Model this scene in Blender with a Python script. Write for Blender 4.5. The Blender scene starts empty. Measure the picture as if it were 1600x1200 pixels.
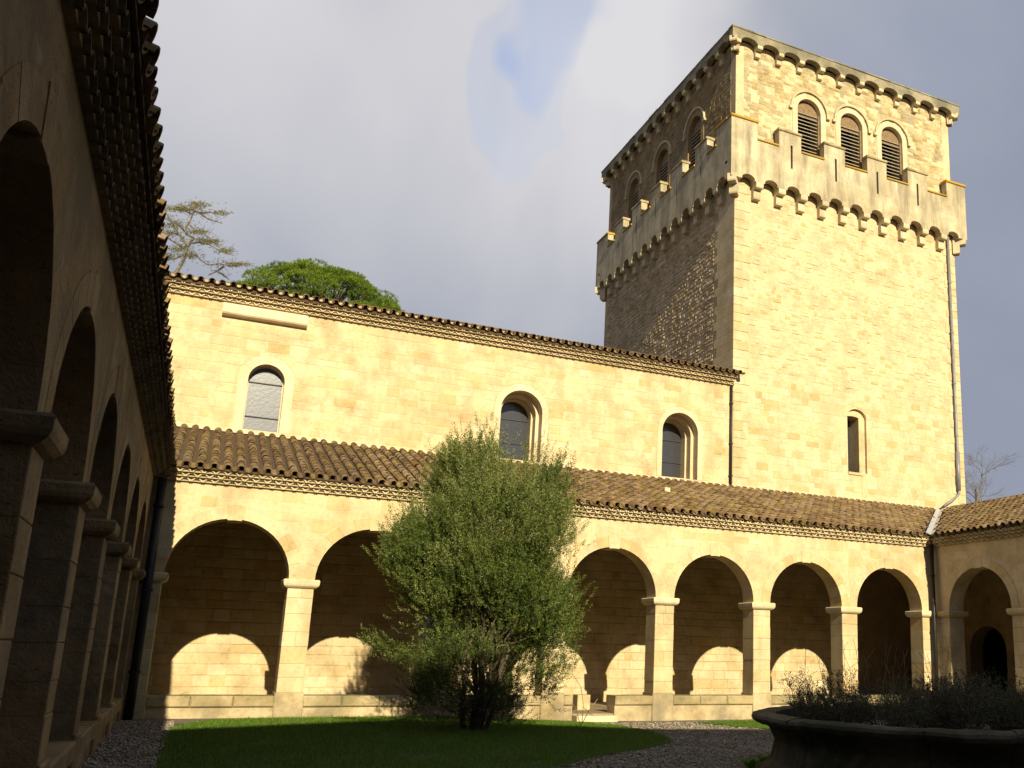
import bpy, math, random
import numpy as np
from mathutils import Vector, Matrix, noise

R = random.Random(7)
sc = bpy.context.scene
COL = sc.collection

# ------------------------------------------------------------------ camera, sky, sun, exposure
CAMZ = 1.5407
F_PX, YAW, PITCH, ROLL, CX, CY = 1473.27, 0.4646, 0.2245, -0.0228, 1054.3, 680.65
cam_d = bpy.data.cameras.new('camera')
cam = bpy.data.objects.new('camera', cam_d)
COL.objects.link(cam)
sy, cy_ = math.sin(YAW), math.cos(YAW)
sp, cp = math.sin(PITCH), math.cos(PITCH)
sr, cr = math.sin(ROLL), math.cos(ROLL)
Rv = Vector((cy_, -sy, 0)); Uv = Vector((-sy*sp, -cy_*sp, cp)); Fv = Vector((sy*cp, cy_*cp, sp))
ax = cr*Rv - sr*Uv; ay = sr*Rv + cr*Uv; az = -Fv
M = Matrix(((ax.x, ay.x, az.x, 0), (ax.y, ay.y, az.y, 0), (ax.z, ay.z, az.z, CAMZ), (0, 0, 0, 1)))
cam.matrix_world = M
cam_d.sensor_width = 36
cam_d.lens = 36*F_PX/1600
cam_d.shift_x = (800-CX)/1600
cam_d.shift_y = (CY-600)/1600
cam_d.clip_start = 0.05
cam_d.clip_end = 2000
sc.camera = cam

SUN_DIR = Vector((0.0438, 1.0, -0.4736)).normalized()
sun_d = bpy.data.lights.new('sun', 'SUN'); sun_d.energy = 5.0; sun_d.angle = math.radians(0.5)
sun_d.color = (1.0, 0.87, 0.60)
sun = bpy.data.objects.new('sun', sun_d); COL.objects.link(sun)
sun.rotation_euler = SUN_DIR.to_track_quat('-Z', 'Y').to_euler()

sc.view_settings.view_transform = 'Standard'
sc.view_settings.look = 'None'
sc.view_settings.gamma = 1
sc.view_settings.use_curve_mapping = False
sc.view_settings.exposure = 0.70

W = bpy.data.worlds.new('World'); sc.world = W; W.use_nodes = True
nt = W.node_tree; nt.nodes.clear()
def N(tree, typ, **kw):
    n = tree.nodes.new(typ)
    for k, v in kw.items():
        if k.startswith('i_'): n.inputs[k[2:].replace('_', ' ')].default_value = v
        else: setattr(n, k, v)
    return n
def L(tree, a, b): tree.links.new(a, b)
out = N(nt, 'ShaderNodeOutputWorld'); bg = N(nt, 'ShaderNodeBackground'); bg.inputs['Strength'].default_value = 0.1
sky = N(nt, 'ShaderNodeTexSky', sky_type='NISHITA', sun_disc=False)
sky.sun_elevation = math.radians(25.3)
sky.sun_rotation = math.atan2(-SUN_DIR.x, -SUN_DIR.y)
sky.dust_density = 1.0
tc = N(nt, 'ShaderNodeTexCoord')
def ramp(tree, stops, interp='LINEAR'):
    r = N(tree, 'ShaderNodeValToRGB'); r.color_ramp.interpolation = interp
    el = r.color_ramp.elements
    while len(el) > 1: el.remove(el[-1])
    el[0].position = stops[0][0]; el[0].color = (*stops[0][1], 1) if len(stops[0][1]) == 3 else stops[0][1]
    for p, c in stops[1:]:
        e = el.new(p); e.color = (*c, 1) if len(c) == 3 else c
    return r
def pxdir(u, v):
    a = (u-CX)/F_PX; b = -(v-CY)/F_PX
    return (Fv + a*ax + b*ay).normalized()
def lobe(u, v, lo, hi, src=None):
    """soft round region of the sky about a direction"""
    d = pxdir(u, v)
    dot = N(nt, 'ShaderNodeVectorMath', operation='DOT_PRODUCT'); L(nt, src or warp.outputs[0], dot.inputs[0]); dot.inputs[1].default_value = d
    m = N(nt, 'ShaderNodeMapRange', interpolation_type='SMOOTHSTEP'); L(nt, dot.outputs['Value'], m.inputs[0])
    m.inputs[1].default_value = math.cos(math.radians(lo)); m.inputs[2].default_value = math.cos(math.radians(hi))
    return m.outputs[0]
n0 = N(nt, 'ShaderNodeTexNoise', i_Scale=3.2, i_Detail=2.5, i_Roughness=0.5); L(nt, tc.outputs['Generated'], n0.inputs['Vector'])
ws = N(nt, 'ShaderNodeVectorMath', operation='SUBTRACT'); L(nt, n0.outputs['Color'], ws.inputs[0]); ws.inputs[1].default_value = (.5, .5, .5)
wsc = N(nt, 'ShaderNodeVectorMath', operation='SCALE'); L(nt, ws.outputs[0], wsc.inputs[0]); wsc.inputs['Scale'].default_value = 0.16
warp = N(nt, 'ShaderNodeVectorMath', operation='ADD'); L(nt, tc.outputs['Generated'], warp.inputs[0]); L(nt, wsc.outputs[0], warp.inputs[1])
n1 = N(nt, 'ShaderNodeTexNoise', i_Scale=2.0, i_Detail=8.0, i_Roughness=0.52, i_Distortion=0.4)
L(nt, tc.outputs['Generated'], n1.inputs['Vector'])
mul = lambda a, k: (lambda m: (L(nt, a, m.inputs[0]), setattr(m.inputs[1], 'default_value', k), m.outputs[0])[2])(N(nt, 'ShaderNodeMath', operation='MULTIPLY'))
def add(a, b):
    m = N(nt, 'ShaderNodeMath', operation='ADD'); L(nt, a, m.inputs[0])
    if isinstance(b, (int, float)): m.inputs[1].default_value = b
    else: L(nt, b, m.inputs[1])
    return m.outputs[0]
val = add(mul(n1.outputs['Fac'], 0.80), -0.16)
val = add(val, mul(lobe(700, 110, 22, 2), 0.42))
val = add(val, mul(lobe(1100, 60, 9, 3), 0.10))
val = add(val, mul(lobe(480, 440, 15, 4), -0.10))
cloud = ramp(nt, [(0.0, (1.5, 1.7, 2.2)), (0.26, (2.1, 2.3, 2.85)), (0.44, (2.95, 3.05, 3.4)), (0.62, (3.7, 3.7, 3.95)), (0.8, (4.5, 4.45, 4.6))])
L(nt, val, cloud.inputs[0])
mixs = N(nt, 'ShaderNodeMix', data_type='RGBA')
wsc.inputs['Scale'].default_value = 0.10
n_w1 = N(nt, 'ShaderNodeTexNoise', i_Scale=5.0, i_Detail=3.0, i_Roughness=0.5); L(nt, tc.outputs['Generated'], n_w1.inputs['Vector'])
n_ws = N(nt, 'ShaderNodeVectorMath', operation='MULTIPLY_ADD'); L(nt, n_w1.outputs['Color'], n_ws.inputs[0]); n_ws.inputs[1].default_value = (.06, .06, .06); n_ws.inputs[2].default_value = (-.03, -.03, -.03)
n_w2 = N(nt, 'ShaderNodeVectorMath', operation='ADD'); L(nt, tc.outputs['Generated'], n_w2.inputs[0]); L(nt, n_ws.outputs[0], n_w2.inputs[1])
hmod = N(nt, 'ShaderNodeMapRange', interpolation_type='SMOOTHSTEP'); L(nt, n1.outputs['Fac'], hmod.inputs[0])
hmod.inputs[1].default_value = 0.40; hmod.inputs[2].default_value = 0.62; hmod.inputs[3].default_value = 1.0; hmod.inputs[4].default_value = 0.35
hsum = add(mul(lobe(990, 25, 5.0, .2, n_w2.outputs[0]), .70), mul(lobe(900, 110, 3.6, .2, n_w2.outputs[0]), 0.28))
hm = N(nt, 'ShaderNodeMath', operation='MULTIPLY'); L(nt, hsum, hm.inputs[0]); L(nt, hmod.outputs[0], hm.inputs[1]); hole = hm.outputs[0]
L(nt, hole, mixs.inputs[0]); L(nt, cloud.outputs[0], mixs.inputs[6])
skb = N(nt, 'ShaderNodeMix', data_type='RGBA', blend_type='MULTIPLY'); skb.inputs[0].default_value = 1
L(nt, sky.outputs[0], skb.inputs[6]); skb.inputs[7].default_value = (1.35, 1.35, 1.5, 1)
L(nt, skb.outputs[2], mixs.inputs[7])
L(nt, mixs.outputs[2], bg.inputs['Color']); L(nt, bg.outputs[0], out.inputs[0])

# ------------------------------------------------------------------ materials
def mat(name):
    m = bpy.data.materials.new(name); m.use_nodes = True
    t = m.node_tree; t.nodes.clear()
    o = N(t, 'ShaderNodeOutputMaterial'); b = N(t, 'ShaderNodeBsdfPrincipled')
    b.inputs['Roughness'].default_value = 0.9
    b.inputs['Specular IOR Level'].default_value = 0.2
    L(t, b.outputs[0], o.inputs['Surface'])
    return m, t, b
def mixc(t, fac, a, b, bt='MIX'):
    m = N(t, 'ShaderNodeMix', data_type='RGBA', blend_type=bt)
    for i, x in ((0, fac), (6, a), (7, b)):
        if isinstance(x, (float, int)): m.inputs[i].default_value = x
        elif isinstance(x, tuple): m.inputs[i].default_value = (*x, 1)
        else: L(t, x, m.inputs[i])
    return m.outputs[2]
def tex(t, scale, detail=4, rough=.55, stretch=None, dist=0):
    g = N(t, 'ShaderNodeNewGeometry'); v = g.outputs['Position']
    if stretch:
        mp = N(t, 'ShaderNodeMapping'); mp.inputs['Scale'].default_value = stretch; L(t, v, mp.inputs['Vector']); v = mp.outputs[0]
    n = N(t, 'ShaderNodeTexNoise', i_Scale=scale, i_Detail=detail, i_Roughness=rough, i_Distortion=dist); L(t, v, n.inputs['Vector'])
    return n.outputs['Fac']
def bump(t, b, parts, dist=0.01):
    last = None
    for h, s in parts:
        bm = N(t, 'ShaderNodeBump'); bm.inputs['Strength'].default_value = s; bm.inputs['Distance'].default_value = dist
        L(t, h, bm.inputs['Height'])
        if last: L(t, last, bm.inputs['Normal'])
        last = bm.outputs[0]
    L(t, last, b.inputs['Normal'])
def attr(t): return N(t, 'ShaderNodeAttribute', attribute_name='tint').outputs['Fac']
def stone(name, cols, mott=.35, grime=None, streak=None, bs=.5, bd=.012, pits=.5, gr=(.50, .68), sk=.85):
    """cols: tint 0..1 ramp colours"""
    m, t, b = mat(name)
    r = ramp(t, [(i/(len(cols)-1), c) for i, c in enumerate(cols)]); L(t, attr(t), r.inputs[0])
    big = ramp(t, [(.3, (1-mott, 1-mott*1.05, 1-mott*1.25)), (.55, (1, 1, 1)), (.75, (1.12, 1.10, 1.02))]); L(t, tex(t, 1.3, 6, .6), big.inputs[0])
    med = ramp(t, [(.25, (.70, .66, .58)), (.48, (1, 1, 1)), (.8, (1.08, 1.06, 1.02))]); L(t, tex(t, 11, 6, .7), med.inputs[0])
    c = mixc(t, 1.0, r.outputs[0], big.outputs[0], 'MULTIPLY')
    c = mixc(t, .8, c, med.outputs[0], 'MULTIPLY')
    pit = ramp(t, [(.30, (.35, .28, .18)), (.37, (1, 1, 1))]); L(t, tex(t, 19, 3, .6, (1, 1, 1.8)), pit.inputs[0])
    c = mixc(t, pits, c, pit.outputs[0], 'MULTIPLY')
    if grime:
        g = ramp(t, [(gr[0], (0, 0, 0)), (gr[1], (1, 1, 1))]); L(t, tex(t, .9, 7, .68), g.inputs[0])
        c = mixc(t, g.outputs[0], c, grime)
    if streak:
        g = ramp(t, [(.45, (0, 0, 0)), (.66, (sk, sk, sk))]); L(t, tex(t, 1.0, 6, .65, (2.4, 2.4, .35)), g.inputs[0])
        c = mixc(t, g.outputs[0], c, streak)
    L(t, c, b.inputs['Base Color'])
    bump(t, b, [(tex(t, 9, 5, .65), bs), (tex(t, 55, 4, .7), bs*.6)], bd)
    return m
LIME = [(.52, .385, .19), (.55, .435, .25), (.565, .458, .28), (.575, .468, .29), (.585, .48, .305), (.565, .458, .275), (.605, .515, .35)]
M_ashlar = stone('limestone_ashlar', LIME, mott=.36, streak=(.42, .32, .17), sk=.6, grime=(.50, .40, .20), gr=(.54, .70))
M_back = stone('limestone_gallery', [tuple(v*.92 for v in c) for c in LIME], mott=.3)
M_shade = stone('shaded_limestone', [tuple(v*k for v, k in zip(c, (.55, .49, .42))) for c in LIME], mott=.45, grime=(.14, .12, .085), streak=(.17, .13, .07), sk=.6, bs=1.0, bd=.03, pits=1.0)  # limestone ramp darkened to paint in shade, with grime and pits on top
M_rubble = stone('rubble_limestone', [(.50, .35, .16), (.545, .42, .235), (.565, .452, .275), (.575, .465, .292), (.60, .495, .33), (.57, .46, .285), (.56, .44, .26), (.59, .485, .32)], mott=.22, streak=(.46, .36, .19), sk=.35, bs=.8, bd=.015, pits=.7)
M_rough = stone('rough_rubble', [(.40, .28, .15), (.52, .40, .24), (.58, .48, .32), (.52, .41, .25), (.64, .56, .41)], mott=.3, grime=(.42, .31, .18), bs=1.0, bd=.05)
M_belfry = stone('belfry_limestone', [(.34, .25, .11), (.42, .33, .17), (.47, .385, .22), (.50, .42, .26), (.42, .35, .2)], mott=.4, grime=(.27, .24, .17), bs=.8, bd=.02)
M_parapet = stone('parapet_stone', [(.46, .39, .26), (.50, .43, .29), (.53, .465, .325)], mott=.35, streak=(.21, .18, .12), grime=(.34, .295, .20), bs=.5, pits=.3)
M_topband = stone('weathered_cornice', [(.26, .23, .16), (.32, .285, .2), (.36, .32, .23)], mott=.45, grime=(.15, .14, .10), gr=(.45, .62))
M_corbel = stone('corbel_stone', [(.45, .36, .2), (.52, .44, .28), (.55, .48, .33)], mott=.3)
M_white = stone('pale_dressed_stone', [(.57, .475, .31), (.60, .505, .34), (.63, .535, .37)], mott=.2, streak=(.47, .38, .22), sk=.5, pits=.25, bs=.3)
M_mortar = stone('lime_mortar', [(.56, .452, .28), (.56, .452, .28)], mott=.25, bs=.6)
M_mortar_back = stone('gallery_mortar', [(.47, .365, .21), (.47, .365, .21)], mott=.3, bs=.8)
M_mortar_shade = stone('shaded_plaster', [(.25, .185, .10), (.25, .185, .10)], mott=.5, grime=(.14, .115, .075), streak=(.17, .13, .07), sk=.6, bs=1.0, bd=.03, pits=1.0)  # plaster base darkened so the shade is in its colour, plus grime and streaks
M_mortar_dark = stone('rubble_bed', [(.46, .36, .22), (.46, .36, .22)], mott=.3, bs=1.0, bd=.03)
M_coping = stone('mossy_coping', [(.36, .29, .16), (.42, .34, .2), (.46, .38, .23)], mott=.5, grime=(.18, .16, .08), bs=.9, gr=(.44, .62))
M_lichen = stone('lichen_coping', [(.38, .25, .04), (.30, .24, .12), (.44, .27, .03), (.28, .24, .15)], mott=.4, grime=(.42, .25, .02), gr=(.42, .58))
M_pierbase = stone('stained_pier_stone', [(.44, .355, .21), (.49, .39, .235), (.5, .41, .26)], mott=.5, grime=(.24, .20, .13), gr=(.44, .62), bs=1.0, bd=.02, pits=.9)
M_cornice = stone('cornice_tile', [(.48, .39, .23), (.56, .47, .30), (.62, .53, .36)], mott=.25, pits=.3)
M_cornice_sh = stone('shaded_cornice_tile', [(.13, .105, .07), (.16, .13, .085), (.20, .165, .11)], mott=.4, pits=.5)  # dark copy of the cornice tile, shade under the eave put into its colour
M_mortar2 = stone('cornice_mortar', [(.43, .34, .2), (.43, .34, .2)], mott=.3)
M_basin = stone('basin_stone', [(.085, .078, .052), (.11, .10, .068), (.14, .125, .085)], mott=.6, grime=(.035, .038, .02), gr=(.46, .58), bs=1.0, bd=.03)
def tiles_mat():
    m, t, b = mat('canal_tile')
    r = ramp(t, [(0, (.10, .060, .032)), (.3, (.155, .095, .050)), (.55, (.195, .125, .068)), (.8, (.25, .175, .105)), (1, (.14, .105, .068))]); L(t, attr(t), r.inputs[0])
    mo = ramp(t, [(.35, (.5, .5, .48)), (.55, (1, 1, 1)), (.75, (1.3, 1.25, 1.1))]); L(t, tex(t, 7, 7, .75), mo.inputs[0])
    c = mixc(t, 1.0, r.outputs[0], mo.outputs[0], 'MULTIPLY')
    g = ramp(t, [(.50, (0, 0, 0)), (.63, (.8, .8, .8))]); L(t, tex(t, 2.3, 8, .75), g.inputs[0])
    c = mixc(t, g.outputs[0], c, (.20, .145, .022))
    g2 = ramp(t, [(.60, (0, 0, 0)), (.68, (1, 1, 1))]); L(t, tex(t, 12, 6, .7), g2.inputs[0])
    c = mixc(t, g2.outputs[0], c, (.30, .26, .19))
    L(t, c, b.inputs['Base Color']); bump(t, b, [(tex(t, 30, 5, .7), .6)], .01)
    return m
M_tile = tiles_mat()
def simple(name, col, rough=.8, metal=0, var=.25, sc_=8, spec=.3, bs=.2):
    m, t, b = mat(name)
    r = ramp(t, [(.3, tuple(c*(1-var) for c in col)), (.7, tuple(c*(1+var) for c in col))]); L(t, tex(t, sc_, 5, .6), r.inputs[0])
    L(t, r.outputs[0], b.inputs['Base Color']); b.inputs['Roughness'].default_value = rough; b.inputs['Metallic'].default_value = metal
    b.inputs['Specular IOR Level'].default_value = spec
    if bs: bump(t, b, [(tex(t, 40, 4, .6), bs)], .01)
    return m
M_tilebed = simple('tile_bed', (.07, .045, .025), .95)
M_zinc = simple('zinc_sheet', (.42, .43, .46), .45, .3, .15, 5)
M_pipe = simple('grey_downpipe', (.20, .20, .21), .5, .2, .2, 5)
M_pipe_dark = simple('dark_iron_downpipe', (.025, .024, .024), .5, .3, .2, 5)
M_wood = simple('weathered_wood', (.20, .135, .075), .85, 0, .35, 9)
M_louvre = simple('louvre_board', (.36, .32, .245), .85, 0, .3, 12)
M_beam = simple('dark_beam', (.05, .033, .02), .9)
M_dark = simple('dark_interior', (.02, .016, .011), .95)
M_iron = simple('iron_bar', (.04, .04, .045), .6, .4)
M_floor = simple('gallery_paving', (.26, .20, .12), .9, 0, .3, 2)
M_bark = simple('bark', (.085, .065, .045), .95, 0, .35, 12, bs=.6)
M_bark_pale = simple('pale_bark', (.15, .125, .10), .95, 0, .3, 6, bs=.4)
def glass_mat(name, col, rough, spec=.6, cell=None):
    m, t, b = mat(name)
    r = ramp(t, [(.3, tuple(c*.6 for c in col)), (.7, tuple(c*1.4 for c in col))]); L(t, tex(t, cell or 20, 3, .8), r.inputs[0])
    L(t, r.outputs[0], b.inputs['Base Color']); b.inputs['Roughness'].default_value = rough; b.inputs['Specular IOR Level'].default_value = spec
    bump(t, b, [(tex(t, 14, 3, .5), .25)], .01)
    return m
M_glass = glass_mat('leaded_glass', (.035, .036, .042), .18, .9)
M_glass2 = glass_mat('frosted_leaded_glass', (.055, .065, .092), .35, .5, 38)
def leaf_mat(name, cols, trans=.35):
    m, t, b = mat(name)
    r = ramp(t, [(i/(len(cols)-1), c) for i, c in enumerate(cols)]); L(t, attr(t), r.inputs[0])
    L(t, r.outputs[0], b.inputs['Base Color']); b.inputs['Roughness'].default_value = .55; b.inputs['Specular IOR Level'].default_value = .35
    tr = N(t, 'ShaderNodeBsdfTranslucent'); L(t, r.outputs[0], tr.inputs['Color'])
    mx = N(t, 'ShaderNodeMixShader'); mx.inputs[0].default_value = trans
    o = [n for n in t.nodes if n.type == 'OUTPUT_MATERIAL'][0]
    L(t, b.outputs[0], mx.inputs[1]); L(t, tr.outputs[0], mx.inputs[2]); L(t, mx.outputs[0], o.inputs['Surface'])
    return m
M_leaf = leaf_mat('shrub_leaf', [(.035, .06, .008), (.08, .115, .016), (.135, .17, .032), (.21, .235, .075)], .3)
M_pine = leaf_mat('pine_needle', [(.05, .095, .005), (.12, .19, .008), (.20, .27, .018)], .3)
M_cedar = leaf_mat('cedar_needle', [(.11, .105, .03), (.17, .16, .05), (.22, .2, .08)], .25)
M_grass = leaf_mat('grass_blade', [(.06, .12, .006), (.10, .19, .010), (.15, .25, .018)], .35)
M_dry = leaf_mat('dry_foliage', [(.035, .032, .016), (.06, .055, .025), (.035, .055, .015), (.10, .08, .045)], .2)
M_stalk = simple('dry_stalk', (.22, .16, .09), .9)
M_pebble = stone('gravel', [(.10, .085, .065), (.24, .2, .155), (.44, .385, .31), (.2, .17, .13)], mott=.3)
def ground_mat():
    m, t, b = mat('gravel_ground')
    r = ramp(t, [(.3, (.09, .075, .055)), (.5, (.17, .145, .11)), (.7, (.27, .23, .18))]); L(t, tex(t, 45, 5, .75), r.inputs[0])
    g = ramp(t, [(.45, (0, 0, 0)), (.62, (.8, .8, .8))]); L(t, tex(t, 1.2, 6, .6), g.inputs[0])
    c = mixc(t, g.outputs[0], r.outputs[0], (.10, .085, .055)); L(t, c, b.inputs['Base Color']); bump(t, b, [(tex(t, 50, 4, .7), .8)], .02)
    return m
M_ground = ground_mat()
M_lawn = simple('lawn_soil', (.035, .055, .012), .95, 0, .4, 6)

# ------------------------------------------------------------------ object helpers
def tag(o, label=None, cat=None, group=None, kind=None):
    if label: o['label'] = label
    if cat: o['category'] = cat
    if group: o['group'] = group
    if kind: o['kind'] = kind
    return o
def thing(name, loc, label, cat, group=None):
    o = bpy.data.objects.new(name, None); COL.objects.link(o); o.location = loc
    o.empty_display_size = .3
    return tag(o, label, cat, group)
def attach(o, parent, at=(0, 0, 0)):
    """geometry is in world coordinates (plus at); offset it by the thing's base"""
    o.location = Vector(at)
    if parent is not None:
        o.parent = parent
        if parent.type == 'EMPTY': o.location = Vector(at) - parent.location
        else: o.location = Vector(at)
class MB:
    def __init__(s): s.v = []; s.f = []; s.t = []
    def add(s, vs, fs, tint=.5):
        n = len(s.v); s.v += [tuple(p) for p in vs]
        for f in fs: s.f.append(tuple(i+n for i in f)); s.t.append(tint)
    def quad(s, a, b, c, d, tint=.5): s.add((a, b, c, d), ((0, 1, 2, 3),), tint)
    def box(s, fr, u0, u1, z0, z1, d0, d1, tint=.5, bev=0):
        b = bev
        if b <= 0:
            vs = [fr(u, z, d) for d in (d0, d1) for z in (z0, z1) for u in (u0, u1)]
            s.add(vs, ((0, 1, 3, 2), (4, 6, 7, 5), (0, 4, 5, 1), (2, 3, 7, 6), (0, 2, 6, 4), (1, 5, 7, 3)), tint); return
        # chamfered on the front (d1) face
        o = [(u0, z0), (u1, z0), (u1, z1), (u0, z1)]; i = [(u0+b, z0+b), (u1-b, z0+b), (u1-b, z1-b), (u0+b, z1-b)]
        vs = [fr(u, z, d0) for u, z in o]+[fr(u, z, d1-b) for u, z in o]+[fr(u, z, d1) for u, z in i]
        fs = [(3, 2, 1, 0), (8, 9, 10, 11)]
        for k in range(4):
            j = (k+1) % 4; fs += [(k, j, 4+j, 4+k), (4+k, 4+j, 8+j, 8+k)]
        s.add(vs, fs, tint)
    def mesh(s, name, m, smooth=False):
        me = bpy.data.meshes.new(name); me.from_pydata(s.v, [], s.f)
        a = me.attributes.new('tint', 'FLOAT', 'FACE'); a.data.foreach_set('value', s.t)
        me.materials.append(m)
        if smooth: me.polygons.foreach_set('use_smooth', [True]*len(s.f))
        me.update()
        return me
    def build(s, name, m, parent=None, kind=None, smooth=False, label=None):
        o = bpy.data.objects.new(name, s.mesh(name, m, smooth)); COL.objects.link(o); attach(o, parent)
        if kind: o['kind'] = kind
        if label: o['label'] = label
        return o
def inst(name, me, parent, at, rot=None, scale=None):
    o = bpy.data.objects.new(name, me); COL.objects.link(o); attach(o, parent, at)
    if rot: o.rotation_euler = rot
    if scale: o.scale = scale
    return o
def np_obj(name, V, Fc, tint, m, parent=None, kind=None, smooth=False):
    """V (n,3), Fc (m,k) of equal sized faces, tint per face"""
    me = bpy.data.meshes.new(name); k = Fc.shape[1]; nf = len(Fc)
    me.vertices.add(len(V)); me.vertices.foreach_set('co', np.asarray(V, np.float32).ravel())
    me.loops.add(nf*k); me.loops.foreach_set('vertex_index', Fc.astype(np.int32).ravel())
    me.polygons.add(nf); me.polygons.foreach_set('loop_start', np.arange(0, nf*k, k, dtype=np.int32))
    try: me.polygons.foreach_set('loop_total', np.full(nf, k, np.int32))
    except Exception: pass
    a = me.attributes.new('tint', 'FLOAT', 'FACE'); a.data.foreach_set('value', np.asarray(tint, np.float32))
    if smooth: me.polygons.foreach_set('use_smooth', np.ones(nf, bool))
    me.materials.append(m); me.update(calc_edges=True); me.validate()
    o = bpy.data.objects.new(name, me); COL.objects.link(o); attach(o, parent)
    if kind: o['kind'] = kind
    return o
class Frame:
    """wall frame: u along the wall, z up, d outwards"""
    def __init__(s, o, u, n): s.o = Vector(o); s.u = Vector(u); s.n = Vector(n)
    def __call__(s, u, z, d=0): return s.o + s.u*u + s.n*d + Vector((0, 0, z))

NSEG = 14
def hw_at(h, z, grow=0):
    r, ry, zs, zb = h['r']+grow, h.get('ry', h['r'])+grow, h['zs'], h['zb']-(grow if h['zb'] > -5 else 0)
    if z < zb: return None
    if z <= zs: return r
    if z < zs+ry: return r*math.sqrt(max(0, 1-((z-zs)/ry)**2))
    return None
def arch_wall(mb, fr, u0, u1, z0, z1, d0, d1, holes=(), tint=.5):
    """wall solid from depth d0 (back) to d1 (front) with arched openings"""
    holes = sorted(holes, key=lambda h: h['cx']); u = u0
    P = lambda a, z: (fr(a, z, d0), fr(a, z, d1))
    def panel(a, b, za, zb_):
        if b-a < 1e-6: return
        mb.quad(fr(a, za, d1), fr(b, za, d1), fr(b, zb_, d1), fr(a, zb_, d1), tint)
        mb.quad(fr(a, za, d0), fr(b, za, d0), fr(b, zb_, d0), fr(a, zb_, d0), tint)
    for h in holes:
        cx, r, ry, zs, zb = h['cx'], h['r'], h.get('ry', h['r']), h['zs'], h['zb']
        panel(u, cx-r, z0, z1)
        pts = [(cx-r*math.cos(math.pi*i/NSEG), zs+ry*math.sin(math.pi*i/NSEG)) for i in range(NSEG+1)]
        for (a, za), (b, zb2) in zip(pts, pts[1:]):
            for d in (d0, d1): mb.quad(fr(a, za, d), fr(b, zb2, d), fr(b, z1, d), fr(a, z1, d), tint)
            mb.quad(fr(a, za, d0), fr(b, zb2, d0), fr(b, zb2, d1), fr(a, za, d1), tint)
        for s in (-1, 1):
            a = cx+s*r; mb.quad(fr(a, max(zb, z0), d0), fr(a, max(zb, z0), d1), fr(a, zs, d1), fr(a, zs, d0), tint)
        if zb > z0:
            panel(cx-r, cx+r, z0, zb)
            mb.quad(fr(cx-r, zb, d0), fr(cx+r, zb, d0), fr(cx+r, zb, d1), fr(cx-r, zb, d1), tint)
        u = cx+r
    panel(u, u1, z0, z1)
    mb.quad(fr(u0, z1, d0), fr(u1, z1, d0), fr(u1, z1, d1), fr(u0, z1, d1), tint)
    e = u0
    for h in holes:
        if h['zb'] <= z0:
            mb.quad(fr(e, z0, d0), fr(h['cx']-h['r'], z0, d0), fr(h['cx']-h['r'], z0, d1), fr(e, z0, d1), tint); e = h['cx']+h['r']
    mb.quad(fr(e, z0, d0), fr(u1, z0, d0), fr(u1, z0, d1), fr(e, z0, d1), tint)
    for a in (u0, u1): mb.quad(fr(a, z0, d0), fr(a, z1, d0), fr(a, z1, d1), fr(a, z0, d1), tint)

def stone_polys(u0, u1, z0, z1, ch, bw, holes=(), gap=.008, jit=0.0, rnd=R, wander=0.0, corner=.0):
    """irregular coursed stones as polygons [(u,z)...], clipped round the openings"""
    res = []; z = z0
    while z < z1-1e-4:
        h = rnd.uniform(*ch)
        if z+h > z1-ch[0]*.5: h = z1-z
        u = u0-rnd.uniform(0, bw[0])
        while u < u1:
            w = rnd.uniform(*bw)
            a, b = max(u, u0), min(u+w, u1); u += w
            if b-a < .04: continue
            zb_, zt = z+rnd.uniform(0, wander), z+h-rnd.uniform(0, wander)
            segs = [(a, b)]
            for hl in holes:
                if a < hl['cx'] < b and zt > hl['zb'] and zb_ < hl['zs']+hl.get('ry', hl['r'])+.02: segs = [(a, hl['cx']), (hl['cx'], b)]
            for (sa, sb) in segs:
                sa += gap/2; sb -= gap/2; c, d = zb_+gap/2, zt-gap/2
                mid = (sa+sb)/2
                near = [hl for hl in holes if abs(hl['cx']-mid) < hl['r']+(sb-sa)/2+.02 and d > hl['zb'] and c < hl['zs']+hl.get('ry', hl['r'])]
                ns = 6 if near else 2
                L_, R_ = [], []
                for i in range(ns):
                    zz = c+(d-c)*i/(ns-1); l, r = sa, sb
                    for hl in near:
                        w_ = hw_at(hl, zz, gap/2)
                        if w_ is None: continue
                        if mid < hl['cx']: r = min(r, hl['cx']-w_)
                        else: l = max(l, hl['cx']+w_)
                    if r-l > .02: L_.append((l, zz)); R_.append((r, zz))
                if len(L_) < 2: continue
                if near:
                    poly = L_+R_[::-1]
                    if L_[-1][1]-L_[0][1] < .03: continue
                else:
                    k = min(sb-sa, d-c)*corner
                    if k > 0:
                        q = lambda: k*rnd.uniform(.25, 1)
                        poly = [(sa, c+q()), (sa, d-q()), (sa+q(), d), (sb-q(), d), (sb, d-q()), (sb, c+q()), (sb-q(), c), (sa+q(), c)]
                        poly = [(p+rnd.uniform(-jit, jit), q2+rnd.uniform(-jit, jit)) for p, q2 in poly]
                    else:
                        poly = [(sa, c), (sa, d), (sb, d), (sb, c)]
                        poly = [(p+rnd.uniform(-jit, jit), q2+rnd.uniform(-jit, jit)) for p, q2 in poly]
                res.append(poly)
        z += h
    return res
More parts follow.
